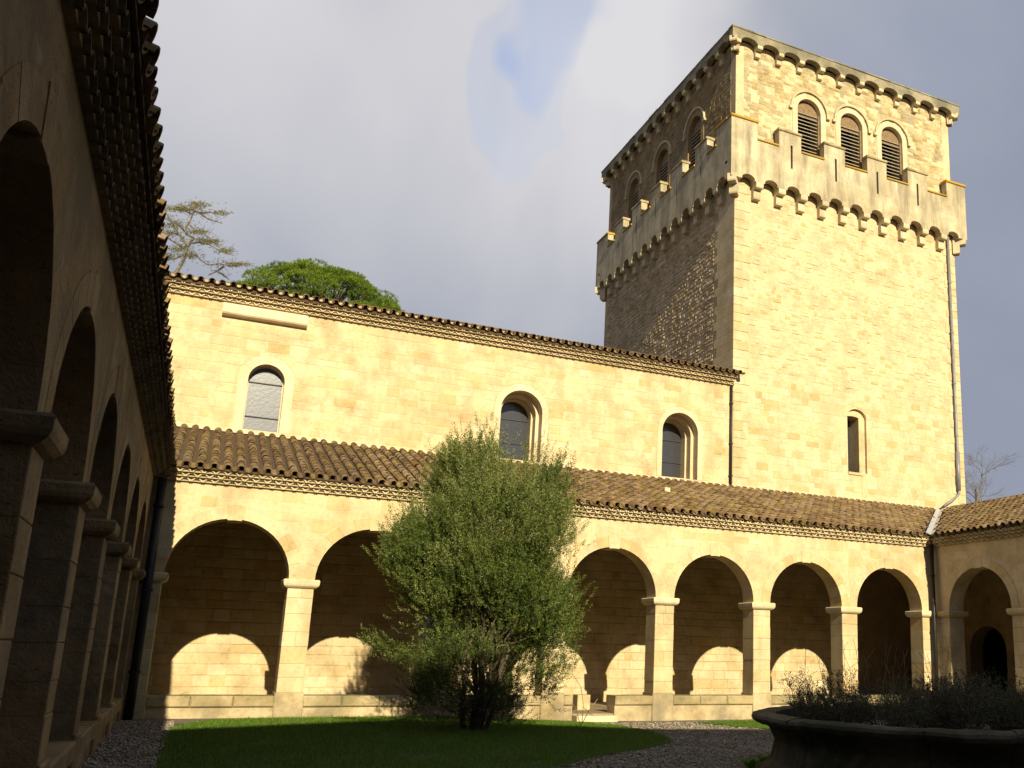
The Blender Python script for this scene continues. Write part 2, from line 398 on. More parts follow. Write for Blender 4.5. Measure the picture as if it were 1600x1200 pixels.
def add_stone(mb, fr, poly, proud, inset=.012, tint=.5, tilt=0, rnd=R):
    n = len(poly); cu = sum(p[0] for p in poly)/n; cz = sum(p[1] for p in poly)/n
    ext = max(max(abs(p[0]-cu), abs(p[1]-cz)) for p in poly)
    tu, tz = rnd.uniform(-tilt, tilt), rnd.uniform(-tilt, tilt)
    dd = lambda p, f: proud*f + tu*(p[0]-cu)+tz*(p[1]-cz)
    def ins(p):
        du, dz = p[0]-cu, p[1]-cz; l = math.hypot(du, dz) or 1
        k = max(.5, 1-inset*1.3/l); return (cu+du*k, cz+dz*k)
    vs = [fr(p[0], p[1], -.004) for p in poly]+[fr(p[0], p[1], max(0, dd(p, .55))) for p in poly]+[fr(*ins(p), max(.001, dd(p, 1))) for p in poly]
    fs = [tuple(range(2*n, 3*n))]
    for i in range(n):
        j = (i+1) % n; fs += [(i, j, n+j, n+i), (n+i, n+j, 2*n+j, 2*n+i)]
    mb.add(vs, fs, tint)
def lay_stones(fr, polys, name, m, parent, proud=(.006, .014), limit=300, inset=.012, tilt=0, key=None, rnd=R, rest='rubble_stone', tints=None):
    """first `limit` stones (by key) are objects of their own, the rest one joined piece"""
    if key: polys = sorted(polys, key=key)
    rest_mb = MB()
    for i, p in enumerate(polys):
        tt = rnd.random() if tints is None else tints(rnd)
        if i < limit:
            mb = MB(); add_stone(mb, fr, p, rnd.uniform(*proud), inset, tt, tilt, rnd); mb.build(name, m, parent)
        else: add_stone(rest_mb, fr, p, rnd.uniform(*proud), inset, tt, tilt, rnd)
    if rest_mb.v: rest_mb.build(rest, m, parent, kind='stuff')

def voussoirs(fr, h, width, d0, d1, n, m, parent, name='voussoir', keydrop=0, ang0=0, proud=.0, gap=.004):
    r = h['r']; a_tot = math.pi
    for i in range(n):
        a0 = a_tot*i/n+gap/r/2; a1 = a_tot*(i+1)/n-gap/r/2
        key = (keydrop > 0 and i == n//2)
        ri = r-(keydrop if key else 0); ro = r+width*(1 if not key else 1.12)*R.uniform(.93, 1.07)
        k = 3; mb = MB(); vs = []
        dd1 = d1+(proud if not key else proud+.004)+R.uniform(-.002, .002)
        for d in (d0, dd1):
            for rr in (ri, ro):
                for j in range(k):
                    a = a0+(a1-a0)*j/(k-1); vs.append(fr(h['cx']-rr*math.cos(a), h['zs']+rr*math.sin(a), d))
        I = lambda dd, q, j: dd*2*k+q*k+j
        fs = []
        for j in range(k-1):
            fs += [(I(1, 0, j), I(1, 0, j+1), I(1, 1, j+1), I(1, 1, j)), (I(0, 0, j), I(0, 1, j), I(0, 1, j+1), I(0, 0, j+1)),
                   (I(0, 0, j), I(0, 0, j+1), I(1, 0, j+1), I(1, 0, j)), (I(0, 1, j), I(1, 1, j), I(1, 1, j+1), I(0, 1, j+1))]
        for j in (0, k-1): fs.append((I(0, 0, j), I(1, 0, j), I(1, 1, j), I(0, 1, j)))
        mb.add(vs, fs, R.random()); mb.build('keystone' if key else name, m, parent)

def tube(mb, pts, rads, seg=8, tint=.5, cap=True):
    pts = [Vector(p) for p in pts]; n = len(pts)
    if not hasattr(rads, '__len__'): rads = [rads]*n
    rings = []; prev = None
    for i, p in enumerate(pts):
        t = (pts[min(i+1, n-1)]-pts[max(i-1, 0)]).normalized()
        a = Vector((0, 0, 1)) if abs(t.z) < .9 else Vector((1, 0, 0))
        if prev is not None: a = prev
        x = (a - t*a.dot(t)).normalized(); y = t.cross(x); prev = x
        rings.append([p+(x*math.cos(2*math.pi*k/seg)+y*math.sin(2*math.pi*k/seg))*rads[i] for k in range(seg)])
    vs = [v for r in rings for v in r]; fs = []
    for i in range(n-1):
        for k in range(seg):
            k2 = (k+1) % seg; fs.append((i*seg+k, i*seg+k2, (i+1)*seg+k2, (i+1)*seg+k))
    if cap: fs += [tuple(range(seg))[::-1], tuple(range((n-1)*seg, n*seg))]
    mb.add(vs, fs, tint)

# ------------------------------------------------------------------ dimensions (metres)
HW, BAY, ZS, ZK = 1.197, 2.920, 2.865, 4.04
D = 22.0; XA = -0.978; XC = 19.818; YS = -2.09; GD = 4.95
ZG0 = 4.77; ZE = 5.035; ZR = 6.90
TH = .53
FB = Frame((0, D, 0), (1, 0, 0), (0, -1, 0))
FA = Frame((XA, 0, 0), (0, 1, 0), (1, 0, 0))
FC = Frame((XC, 0, 0), (0, 1, 0), (-1, 0, 0))
FS = Frame((0, YS, 0), (1, 0, 0), (0, 1, 0))
bB = [.6293+BAY*k for k in range(7)]
bA = [20.1645-BAY*k for k in range(8)][::-1]
Y2 = D+GD
def gz(x, y):
    t = min(1, max(0, (x-4)/6)); return -.16*t*t*(3-2*t)

# ------------------------------------------------------------------ ground
def ground():
    xs = [-400, -60, -20, -8]+[i for i in np.arange(-2, 20.1, 1)]+[26, 60, 400]
    ys = [-400, -60, -20]+[i for i in np.arange(-4, 24.1, 1)]+[30, 60, 400]
    mb = MB(); vs = [(x, y, gz(x, y)) for y in ys for x in xs]; nx = len(xs)
    fs = [(j*nx+i, j*nx+i+1, (j+1)*nx+i+1, (j+1)*nx+i) for j in range(len(ys)-1) for i in range(nx-1)]
    mb.add(vs, fs); o = mb.build('ground', M_ground, kind='structure', smooth=True)
    tag(o, 'pale gravel ground of the cloister court', 'ground')
ground()
LAWN = [(-.15, 11), (-.12, 15), (-.05, 19.2), (.25, 20.7), (.8, 21.5), (2.0, 21.82), (4, 21.88), (7.9, 21.75), (8.4, 21.3), (9.0, 20.6), (9.05, 19.4), (8.9, 17.9), (8.3, 16.4), (7.2, 15.1), (5.9, 13.9), (4.6, 12.4), (3.5, 11)]
LAWN2 = [(11.3, 21.3), (14.2, 21.35), (16, 21.2), (16, 19.5), (13.5, 18.2), (12.3, 18.8), (11.6, 19.9)]
def inpoly(x, y, P):
    c = False; j = len(P)-1
    for i in range(len(P)):
        if (P[i][1] > y) != (P[j][1] > y) and x < (P[j][0]-P[i][0])*(y-P[i][1])/(P[j][1]-P[i][1])+P[i][0]: c = not c
        j = i
    return c
def lawn(P, name, label):
    xs = np.arange(min(p[0] for p in P), max(p[0] for p in P)+.01, .25); ys = np.arange(min(p[1] for p in P), max(p[1] for p in P)+.01, .25)
    mb = MB()
    for x in xs:
        for y in ys:
            if inpoly(x+.125, y+.125, P):
                mb.add([(a, b, gz(a, b)+.012) for a, b in ((x, y), (x+.25, y), (x+.25, y+.25), (x, y+.25))], [(0, 1, 2, 3)])
    o = mb.build(name, M_lawn, kind='structure'); tag(o, label, 'lawn')
    n = int(len(mb.f)*.0625*1500); rs = np.random.RandomState(3)
    V = []; x0, x1, y0, y1 = min(xs), max(xs)+.25, min(ys), max(ys)+.25
    px, py = [], []
    while len(px) < n:
        x, y = rs.uniform(x0, x1), rs.uniform(y0, y1)
        if inpoly(x+rs.normal(0, .05), y+rs.normal(0, .05), P): px.append(x); py.append(y)
    px = np.array(px); py = np.array(py); pz = np.array([gz(a, b) for a, b in zip(px, py)])+.008
    ang = rs.uniform(0, 2*np.pi, n); hgt = rs.uniform(.02, .06, n)*np.array([1+.5*noise.noise(Vector((a_*1.1, b_*1.1, 0)))+.25*noise.noise(Vector((a_*5, b_*5, 4))) for a_, b_ in zip(px, py)]); w = rs.uniform(.003, .006, n)
    lx, ly = rs.normal(0, .018, n), rs.normal(0, .018, n)
    a = np.stack([px-np.cos(ang)*w, py-np.sin(ang)*w, pz], 1); b = np.stack([px+np.cos(ang)*w, py+np.sin(ang)*w, pz], 1); c = np.stack([px+lx, py+ly, pz+hgt], 1)
    V = np.stack([a, b, c], 1).reshape(-1, 3); Fc = np.arange(3*n).reshape(-1, 3)
    g = np_obj('grass', V, Fc, rs.uniform(0, 1, n), M_grass, kind='stuff')
    return g
tag(lawn(LAWN, 'lawn', 'large green lawn between the left arcade and the gravel path'), 'short green grass of the large lawn round the shrub', 'grass')
tag(lawn(LAWN2, 'lawn', 'small patch of lawn behind the basin by the far bench'), 'small patch of sunlit grass between basin and far bench', 'grass')
def pebbles():
    rs = np.random.RandomState(5); P = []
    while len(P) < 15000:
        x = rs.uniform(4, 15.5); y = rs.uniform(11, 21.4)
        if inpoly(x, y, LAWN) or inpoly(x, y, LAWN2) or (x-10.25)**2+(y-11.0)**2 < 2.8**2: continue
        P.append((x, y))
    while len(P) < 18500:
        x = rs.uniform(-.95, 0); y = rs.uniform(9, 21.4)
        if inpoly(x, y, LAWN): continue
        P.append((x, y))
    n = len(P); P = np.array(P); z = np.array([gz(*p) for p in P]); s = rs.uniform(.009, .030, n)
    base = np.array([(1, 0, 0), (-1, 0, 0), (0, 1, 0), (0, -1, 0), (0, 0, .6), (0, 0, -.6)], float)
    ang = rs.uniform(0, 6.28, n); V = np.zeros((n, 6, 3))
    for k in range(6):
        bx, by, bz = base[k]; jx = rs.uniform(.7, 1.3, n)
        V[:, k, 0] = P[:, 0]+s*jx*(bx*np.cos(ang)-by*np.sin(ang)); V[:, k, 1] = P[:, 1]+s*jx*(bx*np.sin(ang)+by*np.cos(ang)); V[:, k, 2] = z+s*.3+s*bz*jx
    f = np.array([(0, 2, 4), (2, 1, 4), (1, 3, 4), (3, 0, 4), (2, 0, 5), (1, 2, 5), (3, 1, 5), (0, 3, 5)])
    Fc = (f[None]+(np.arange(n)*6)[:, None, None]).reshape(-1, 3)
    o = np_obj('gravel', V.reshape(-1, 3), Fc, np.repeat(rs.uniform(0, 1, n), 8), M_pebble, kind='stuff')
    tag(o, 'loose grey gravel on the path beside the lawn', 'gravel')
pebbles()

# ------------------------------------------------------------------ tiles and cornices
def tile_mesh(name, r0, r1, ln, th, m, seg=6, flat=1.0, smooth=True, tint=.5, axis_up=True):
    """half-round tile: runs along local +Y from y=0 (front end, radius r0) to y=ln (radius r1); arch upwards"""
    mb = MB(); vs = []
    for (y, r) in ((0, r0), (ln, r1)):
        for rr in (r, r-th):
            for k in range(seg+1):
                a = math.pi*k/seg; vs.append((-rr*math.cos(a), y, rr*math.sin(a)*flat))
    n = seg+1; I = lambda e, q, k: e*2*n+q*n+k; fs = []
    for k in range(seg):
        fs += [(I(0, 0, k), I(1, 0, k), I(1, 0, k+1), I(0, 0, k+1)), (I(0, 1, k), I(0, 1, k+1), I(1, 1, k+1), I(1, 1, k)), (I(0, 0, k), I(0, 0, k+1), I(0, 1, k+1), I(0, 1, k))]
    mb.add(vs, fs, tint); me = mb.mesh(name, m); return me
def tile_variants(name, *a, n=6, **k): return [tile_mesh(name, *a, tint=(i+.5)/n, **k) for i in range(n)]
ROOFT = tile_variants('roof_tile', .088, .070, .46, .014, M_tile)
CORN = tile_variants('cornice_tile', .108, .100, .17, .026, M_cornice, n=4, flat=.74)
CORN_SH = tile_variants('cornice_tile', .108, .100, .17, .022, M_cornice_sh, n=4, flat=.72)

def mesh_arrays(me):
    v = np.array([x.co[:] for x in me.vertices]); f = np.array([p.vertices[:] for p in me.polygons]); return v, f
def merge_tiles(name, items, parent, m):
    """items: (mesh, Matrix, tint) merged into one stuff object (all quads)"""
    if not items: return
    Vs, Fs, Ts = [], [], []; off = 0; cache = {}
    for me, mat_, t in items:
        if me.name not in cache: cache[me.name] = mesh_arrays(me)
        v, f = cache[me.name]; A = np.array(mat_)
        Vs.append(v @ A[:3, :3].T + A[:3, 3]); Fs.append(f+off); Ts.append(np.full(len(f), t)); off += len(v)
    return np_obj(name, np.concatenate(Vs), np.concatenate(Fs), np.concatenate(Ts), m, parent, kind='stuff')
def tiled_roof(fr, u0, u1, eave_d, eave_z, back_d, back_z, parent, limit, keep=None, pitch=.262, rows=None, prefer=None, clip=None):
    """cover tiles in rows up the slope; fr's d axis points outwards"""
    run = eave_d-back_d; rise = back_z-eave_z; ang = math.atan2(rise, run); sl = math.hypot(run, rise)
    inward = -fr.n; up = (inward*math.cos(ang)+Vector((0, 0, 1))*math.sin(ang)).normalized()
    nrm = up.cross(Vector(fr.u)).normalized()
    if nrm.z < 0: nrm = -nrm
    xax = up.cross(nrm).normalized()
    expo = .36; nr = int(sl/expo)+1 if rows is None else rows
    items = []; nu = int((u1-u0)/pitch)
    for i in range(nu+1):
        u = u0+pitch*(i+.5)
        if u > u1: break
        for j in range(nr):
            s = j*expo
            if s > sl-.2: break
            p = fr(u+R.uniform(-.008, .008), eave_z, eave_d)+up*(s+(R.gauss(0, .022) if j else R.uniform(-.02, .015)))+nrm*(.028+R.uniform(0, .008))
            if clip and not clip(p): continue
            tl = -.035+R.uniform(-.018, .018)
            yax = (up*math.cos(tl)+nrm*math.sin(tl)).normalized(); 
            yaw_ = R.gauss(0, .022); yax = (yax+xax*yaw_).normalized(); zax = xax.cross(yax).normalized()
            if zax.z < 0: zax = -zax
            xx = yax.cross(zax).normalized()
            Mx = Matrix(((xx.x, yax.x, zax.x, p.x), (xx.y, yax.y, zax.y, p.y), (xx.z, yax.z, zax.z, p.z), (0, 0, 0, 1)))
            k = R.randrange(6); items.append((ROOFT[k], Mx, (k+.5)/6+R.uniform(-.08, .08), p))
    for i in range(nu):
        p = fr(u0+pitch*(i+1), eave_z, eave_d-.01)+up*R.uniform(-.02, .02)+nrm*.062
        if clip and not clip(p): continue
        zax = -nrm; yax = up; xx = yax.cross(zax).normalized(); k = R.randrange(6)
        items.append((ROOFT[k], Matrix(((xx.x, yax.x, zax.x, p.x), (xx.y, yax.y, zax.y, p.y), (xx.z, yax.z, zax.z, p.z), (0, 0, 0, 1))), (k+.5)/6, p))
    key = prefer or (lambda it: it[3].length)
    items.sort(key=key)
    for me, Mx, t, p in items[:limit]:
        o = bpy.data.objects.new('roof_tile', me); COL.objects.link(o); o.parent = parent
        loc, rot, _ = Mx.decompose(); o.rotation_mode = 'QUATERNION'; o.rotation_quaternion = rot
        o.location = loc-(parent.location if parent.type == 'EMPTY' else Vector())
    merge_tiles('distant_roof_tile', [(a, b, c) for a, b, c, _ in items[limit:]], parent, M_tile)
def genoise(fr, u0, u1, z0, parent, rows=3, rh=.085, step=.082, meshes=None, indiv=True, near=None, pitch=.225, mm=None, start=.02):
    meshes = meshes or CORN; mm = mm or M_mortar2
    rot = math.atan2(fr.n.y, fr.n.x)+math.pi/2   # local +Y points inwards
    bed = MB(); items = []
    for r in range(rows):
        d = start+step*(r+1); z = z0+rh*r
        bed.box(fr, u0, u1, z+.002, z+rh-.006, -.3, d-.042, .5)
        bed.box(fr, u0, u1, z+rh-.006, z+rh+.002, -.3, d-.030, .5)
        u = u0+(pitch/2 if r % 2 else 0)+.02
        while u < u1-.05:
            p = fr(u, z, d+R.uniform(-.006, .006)); k = R.randrange(len(meshes))
            if indiv and (near is None or near(p)): inst('cornice_tile', meshes[k], parent, p, (0, 0, rot))
            else: items.append((meshes[k], Matrix.Translation(p) @ Matrix.Rotation(rot, 4, 'Z'), (k+.5)/len(meshes)))
            u += pitch
    b = bed.build('cornice_mortar', mm, parent)
    merge_tiles('distant_cornice_tile', items, parent, meshes[0].materials[0])

# ------------------------------------------------------------------ an arcade wing
def chamfer_cap(mb, fr, u0, u1, z0, z1, d0, d1, e0, e1, tint):
    """capital: flat band with a rounded lower edge, projecting e0/e1 at its ends"""
    prof = [(z0, .0), (z0+.015, .045), (z0+.05, .085), (z0+.09, .10), (z1-.025, .105), (z1, .085)]
    vs = []
    for z, p in prof:
        a, b = u0-min(p, e0), u1+min(p, e1)
        vs += [fr(a, z, d0-p), fr(b, z, d0-p), fr(b, z, d1+p), fr(a, z, d1+p)]
    fs = []
    for i in range(len(prof)-1):
        for k in range(4):
            j = (k+1) % 4; fs.append((i*4+k, i*4+j, (i+1)*4+j, (i+1)*4+k))
    fs += [(3, 2, 1, 0), tuple(range(4*(len(prof)-1), 4*len(prof)))]
    mb.add(vs, fs, tint)
def wing(fr, centers, umin, umax, parent, ms, mcore, mcap, detail=lambda u: True, gap_bay=None, zbase=0, jamb_e=(0, 0), nv=13, stone_lim=300, mcop=None, mbase=None, relief=1.0):
    holes = [dict(cx=c, r=HW+.012, zs=ZS, zb=-9) for c in centers]
    core = MB(); arch_wall(core, fr, umin, umax, ZS-.02, ZG0+.345, -TH, 0, holes)
    edges = [umin]+[e for c in centers for e in (c-HW-.012, c+HW+.012)]+[umax]
    piers = list(zip(edges[::2], edges[1::2]))
    for i, (a, b) in enumerate(piers):
        core.box(fr, a+(0 if i == 0 else .0), b, zbase, ZS-.02, -TH, 0)
    wl = core.build('arcade_wall', mcore, parent)
    # piers of stacked blocks, capitals
    for i, (a, b) in enumerate(piers):
        first, last = i == 0, i == len(piers)-1
        a2, b2 = (a if first else a-.012), (b if last else b+.012)
        mc = MB(); chamfer_cap(mc, fr, a2, b2, 2.675, ZS, -TH-.005, .012, 0 if first else 1, 0 if last else 1, R.random()); mc.build('capital', mcap, parent)
        if not detail((a+b)/2):
            mb = MB(); mb.box(fr, a2, b2, zbase, 2.675, -TH-.005, .012, .5); mb.build('pier_shaft', ms, parent); continue
        z = .44+.0
        mb = MB(); mb.box(fr, a2-(0 if first else .03), b2+(0 if last else .03), zbase, .50, -TH-.03, .05, R.random(), .02); mb.build('pier_base', mbase or M_pierbase, parent)
        z = .50
        while z < 2.675-.01:
            h = R.uniform(.24, .40)
            if z+h > 2.675-.16: h = 2.675-z
            s = R.uniform(-.003, .004)
            split = R.random() < .35 and h < .38
            if split:
                mid = (a2+b2)/2+R.uniform(-.06, .06)
                for (p, q) in ((a2-s, mid-.003), (mid+.003, b2+s)):
                    mb = MB(); mb.box(fr, p, q, z+.003, z+h-.003, -TH-.006-s, .012+s+R.uniform(-.002, .002), R.random(), .008); mb.build('pier_block', ms, parent)
            else:
                mb = MB(); mb.box(fr, a2-s, b2+s, z+.003, z+h-.003, -TH-.006-s, .012+s, R.random(), .008); mb.build('pier_block', ms, parent)
            z += h
    for c in centers:
        det = detail(c)
        voussoirs(fr, dict(cx=c, r=HW, zs=ZS+.003), .26, -TH-.006, .012*relief, nv if det else 5, ms, parent, keydrop=.03)
        # bench wall with coping stones
        u, ue = c-HW+.012, c+HW-.012
        spans = [(u, ue)]
        if gap_bay and abs(gap_bay[0]-c) < HW: spans = [(u, gap_bay[0]), (gap_bay[1], ue)]
        for (p, q) in spans:
            if q-p < .1: continue
            mb = MB(); mb.box(fr, p, q, zbase, .215, -TH+.05, .0, R.random()); mb.build('bench_wall', mbase or M_pierbase, parent)
            n = max(1, round((q-p)/(.8 if det else 5)))
            for k in range(n):
                x0, x1 = p+(q-p)*k/n+.003, p+(q-p)*(k+1)/n-.003; o_ = R.uniform(-.006, .006)
                mb = MB(); mb.box(fr, x0, x1, .218, .44+o_*.7, -TH-.02, .055+o_, R.random(), .025); mb.build('coping_stone', mcop or M_coping, parent)
    # spandrel stones
    ring = [dict(cx=c, r=HW+.275, zs=ZS+.003, zb=-9) for c in centers]
    P = []
    for c in centers:
        if detail(c):
            P += stone_polys(c-BAY/2, c+BAY/2, ZS+.01, ZG0-.01, (.17, .30), (.25, .62), [h for h in ring if abs(h['cx']-c) < .1], gap=.007, jit=.004)
    P = [q for q in P if all(umin < p[0] < umax for p in q) and R.random() < (.6 if relief == 1 else .35)]
    lay_stones(fr, P, 'stone', ms, wl, proud=(.002*relief, .006*relief), limit=stone_lim, inset=.010)
    return wl

# north range (sunlit, facing the camera)
wb = thing('cloister_wing', (9.4, D, 0), 'sunlit arcaded cloister gallery of seven arches under the church wall', 'cloister gallery')
wing(FB, bB, XA, XC, wb, M_ashlar, M_mortar, M_white, gap_bay=(8.45, 9.55), zbase=-.2)
# west range (close, in shade on the left)
wa = thing('cloister_wing', (XA, 10, 0), 'shaded cloister arcade running away close beside the camera', 'cloister gallery')
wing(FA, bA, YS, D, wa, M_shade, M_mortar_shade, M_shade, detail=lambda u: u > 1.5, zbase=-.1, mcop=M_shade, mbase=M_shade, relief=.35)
# east range
we = thing('cloister_wing', (XC, 10, 0), 'dim cloister arcade with a dark arched doorway beyond the basin', 'cloister gallery')
wing(FC, bA, YS, D, we, M_ashlar, M_mortar, M_ashlar, detail=lambda u: u > 12, zbase=-.3)
# south range behind the camera
ws_ = thing('cloister_wing', (9.4, YS, 0), 'cloister arcade behind the camera below the added shading range', 'cloister gallery')
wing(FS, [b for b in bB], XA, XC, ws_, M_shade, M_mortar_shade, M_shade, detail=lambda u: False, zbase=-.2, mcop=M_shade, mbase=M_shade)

# back walls of the galleries, floors, ceilings
def slab(mb, pts_lo, th):
    """sloped slab from 4 corner points, thickness downwards"""
    v = [Vector(p) for p in pts_lo]; vs = v+[p-Vector((0, 0, th)) for p in v]
    mb.add(vs, ((0, 1, 2, 3), (7, 6, 5, 4), (0, 4, 5, 1), (1, 5, 6, 2), (2, 6, 7, 3), (3, 7, 4, 0)))
FB2 = Frame((0, Y2, 0), (1, 0, 0), (0, -1, 0))
mb = MB(); mb.box(FB2, XA-GD, XC+GD, -.2, ZR-.15, -.25, 0); bw = mb.build('gallery_back_wall', M_mortar_back, wb)
P = stone_polys(-3.5, XC+1.2, 0.0, 4.6, (.18, .32), (.24, .62), gap=.012, jit=.008, corner=.12, wander=.01)
lay_stones(FB2, P, 'stone', M_back, bw, proud=(.006, .018), limit=300, inset=.018, key=lambda p: (p[0][1] > 2.2, abs(p[0][0]-6)), rest='upper_stone')
FC2 = Frame((XC+GD, 0, 0), (0, 1, 0), (-1, 0, 0))
mb = MB(); arch_wall(mb, FC2, YS, Y2, -.2, ZR-.15, -.6, 0, [dict(cx=24.9, r=.85, zs=1.78, zb=-.2)]); cw = mb.build('gallery_back_wall', M_mortar, we)
P = stone_polys(15, Y2-.05, 0.0, 4.6, (.22, .34), (.35, .7), [dict(cx=24.9, r=.85, zs=1.78, zb=-.2)], gap=.009, jit=.005)
lay_stones(FC2, P, 'stone', M_back, cw, limit=120)
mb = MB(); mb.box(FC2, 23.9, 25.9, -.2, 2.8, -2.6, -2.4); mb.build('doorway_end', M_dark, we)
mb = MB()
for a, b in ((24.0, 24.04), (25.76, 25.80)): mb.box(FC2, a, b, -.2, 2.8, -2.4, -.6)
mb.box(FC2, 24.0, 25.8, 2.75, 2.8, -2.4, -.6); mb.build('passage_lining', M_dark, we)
FA2 = Frame((XA-GD, 0, 0), (0, 1, 0), (1, 0, 0))
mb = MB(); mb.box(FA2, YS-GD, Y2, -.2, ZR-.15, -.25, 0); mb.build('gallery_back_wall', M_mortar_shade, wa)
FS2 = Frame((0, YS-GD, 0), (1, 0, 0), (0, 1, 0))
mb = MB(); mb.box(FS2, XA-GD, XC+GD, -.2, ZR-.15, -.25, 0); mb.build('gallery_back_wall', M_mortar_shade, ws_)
for par, x0, x1, y0, y1 in ((wb, XA-GD, XC+GD, D+.06, Y2), (wa, XA-GD, XA-.06, YS-GD, D), (we, XC+.06, XC+GD, YS-GD, D), (ws_, XA, XC, YS-GD, YS-.06)):
    fr0 = Frame((0, 0, 0), (1, 0, 0), (0, 1, 0)); mb = MB(); mb.box(fr0, x0, x1, -.3, .02, y0, y1); mb.build('paving', M_floor, par)
# roof beds (mitred), ceilings
EO = .34
def roofbed(par, e0, e1, r1, r0):
    e0, e1, r1, r0 = map(Vector, (e0, e1, r1, r0)); f = (EO-.30)/(GD+EO); g = (EO+.12)/(GD+EO)
    mb = MB(); slab(mb, (e0.lerp(r0, f), e1.lerp(r1, f), r1, r0), .035); mb.build('roof_bed', M_tilebed, par)
    dz = Vector((0, 0, -.12)); mb = MB(); slab(mb, [p+dz for p in (e0.lerp(r0, g), e1.lerp(r1, g), r1, r0)], .03); o = mb.build('ceiling', M_beam, par); return o
slope = (ZR-ZE)/(GD+EO)
roofbed(wb, (XA+EO, D-EO, ZE), (XC-EO, D-EO, ZE), (XC+GD, Y2, ZR), (XA-GD, Y2, ZR))
roofbed(wa, (XA+EO, YS+EO, ZE), (XA+EO, D-EO, ZE), (XA-GD, Y2, ZR), (XA-GD, YS-GD, ZR))
roofbed(we, (XC-EO, YS+EO, ZE), (XC-EO, D-EO, ZE), (XC+GD, Y2, ZR), (XC+GD, YS-GD, ZR))
roofbed(ws_, (XA+EO, YS+EO, ZE), (XC-EO, YS+EO, ZE), (XC+GD, YS-GD, ZR), (XA-GD, YS-GD, ZR))
tiled_roof(FB, XA+EO-.2-GD, XC+GD, EO+.005, ZE+.01, -GD, ZR, wb, 300, clip=lambda p: (p.x-XA) > -(p.y-D)-.02 and (XC-p.x) > -(p.y-D)+.12, prefer=lambda it: (it[3].x < XA-.1, it[3].x))
tiled_roof(FC, 10.0, Y2, EO+.005, ZE+.01, -GD, ZR, we, 0, clip=lambda p: (D-p.y) > -(p.x-XC)+.12)
tiled_roof(FA, YS, D+.5, EO+.005, ZE+.01, -GD, ZR, wa, 120, rows=3, clip=lambda p: (D-p.y) > -(XA-p.x)+.0, prefer=lambda it: (it[3].y < 1.5, it[3].x < XA+.2, it[3].y))
genoise(FB, XA+.1, XC-.1, ZG0, wb, near=lambda p: p.x < 13)
genoise(FC, 8, D-.1, ZG0, we, meshes=CORN, indiv=False)
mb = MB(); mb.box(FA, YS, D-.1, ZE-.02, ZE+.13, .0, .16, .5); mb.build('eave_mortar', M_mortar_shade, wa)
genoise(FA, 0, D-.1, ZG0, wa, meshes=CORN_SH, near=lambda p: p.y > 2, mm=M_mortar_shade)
# east roof ridge closes towards the outside
mb = MB(); slab(mb, ((XC+GD, YS, ZR), (XC+GD, Y2, ZR), (XC+GD+4, Y2, ZR-1.4), (XC+GD+4, YS, ZR-1.4)), .1); mb.build('outer_roof_slope', M_tilebed, we)
for k in range(32):
    y = 10+.45*k
    if y > Y2-.3: break
    mb = MB(); tube(mb, [(XC+GD, y, ZR+.01), (XC+GD, y+.47, ZR+.025)], [.10, .085], 8, R.random()); mb.build('ridge_tile', M_tile, we)
mb = MB(); slab(mb, ((XA-GD, YS, ZR), (XA-GD, Y2, ZR), (XA-GD-4, Y2, ZR-1.4), (XA-GD-4, YS, ZR-1.4)), .1); mb.build('outer_roof_slope', M_tilebed, wa)
# valley flashing between north and east roofs
a = Vector((XC-EO-.02, D-EO-.02, ZE+.06)); b = Vector((XC+GD-.15, Y2-.15, ZR+.02)); pr = Vector((1, -1, 0)).normalized()
mb = MB()
for s in (-1, 1): mb.quad(a, a+pr*s*.13+Vector((0, 0, .07)), b+pr*s*.13+Vector((0, 0, .07)), b, .5)
mb.build('valley_flashing', M_zinc, wb)
# mortar strip where the roof meets the church wall
mb = MB(); mb.add([FB2(u, z, d) for u in (XA-2, XC+GD-.2) for z, d in ((ZR-.02, .14), (ZR+.05, .10), (ZR+.13, .012), (ZR-.02, .012))],
       [(0, 1, 5, 4), (1, 2, 6, 5), (0, 3, 2, 1), (4, 5, 6, 7)]); mb.build('mortar_fillet', M_mortar, wb)
# step slab in the gap, downpipes, roof vent
mb = MB(); mb.box(FB, 8.47, 9.53, -.2, -.01, -.5, .30, .6, .02); mb.build('step_slab', M_white, wb)
mb = MB(); mb.box(FB, 9.05, 9.40, .02, .40, -1.55, -1.2, .5, .02); mb.build('stone_block', M_ashlar, wb)
def pipe(par, pts, r, m, brackets=(), name='downpipe'):
    mb = MB(); tube(mb, pts, r, 10); o = mb.build(name, m, par, smooth=True)
    for z in brackets:
        q = Vector((pts[0][0], pts[0][1], z)); mb = MB(); tube(mb, [q-Vector((0, 0, .025)), q+Vector((0, 0, .025))], r*1.35, 10); mb.build('bracket', m, o)
pipe(wb, [(XC-.16, D-.16, 4.8), (XC-.16, D-.16, -.1)], .06, M_pipe_dark, (.9, 2.3, 3.9))
pipe(wa, [(XA+.17, D-.17, 4.78), (XA+.17, D-.17, 0)], .085, M_pipe_dark, (.9, 2.5, 4.2))
mb = MB(); mb.box(Frame((12.0, 24.4, 0), (1, 0, 0), (0, -1, 0)), -.09, .09, 5.95, 6.18, -.1, .1, .9, .03); mb.build('vent_tile', M_white, wb)

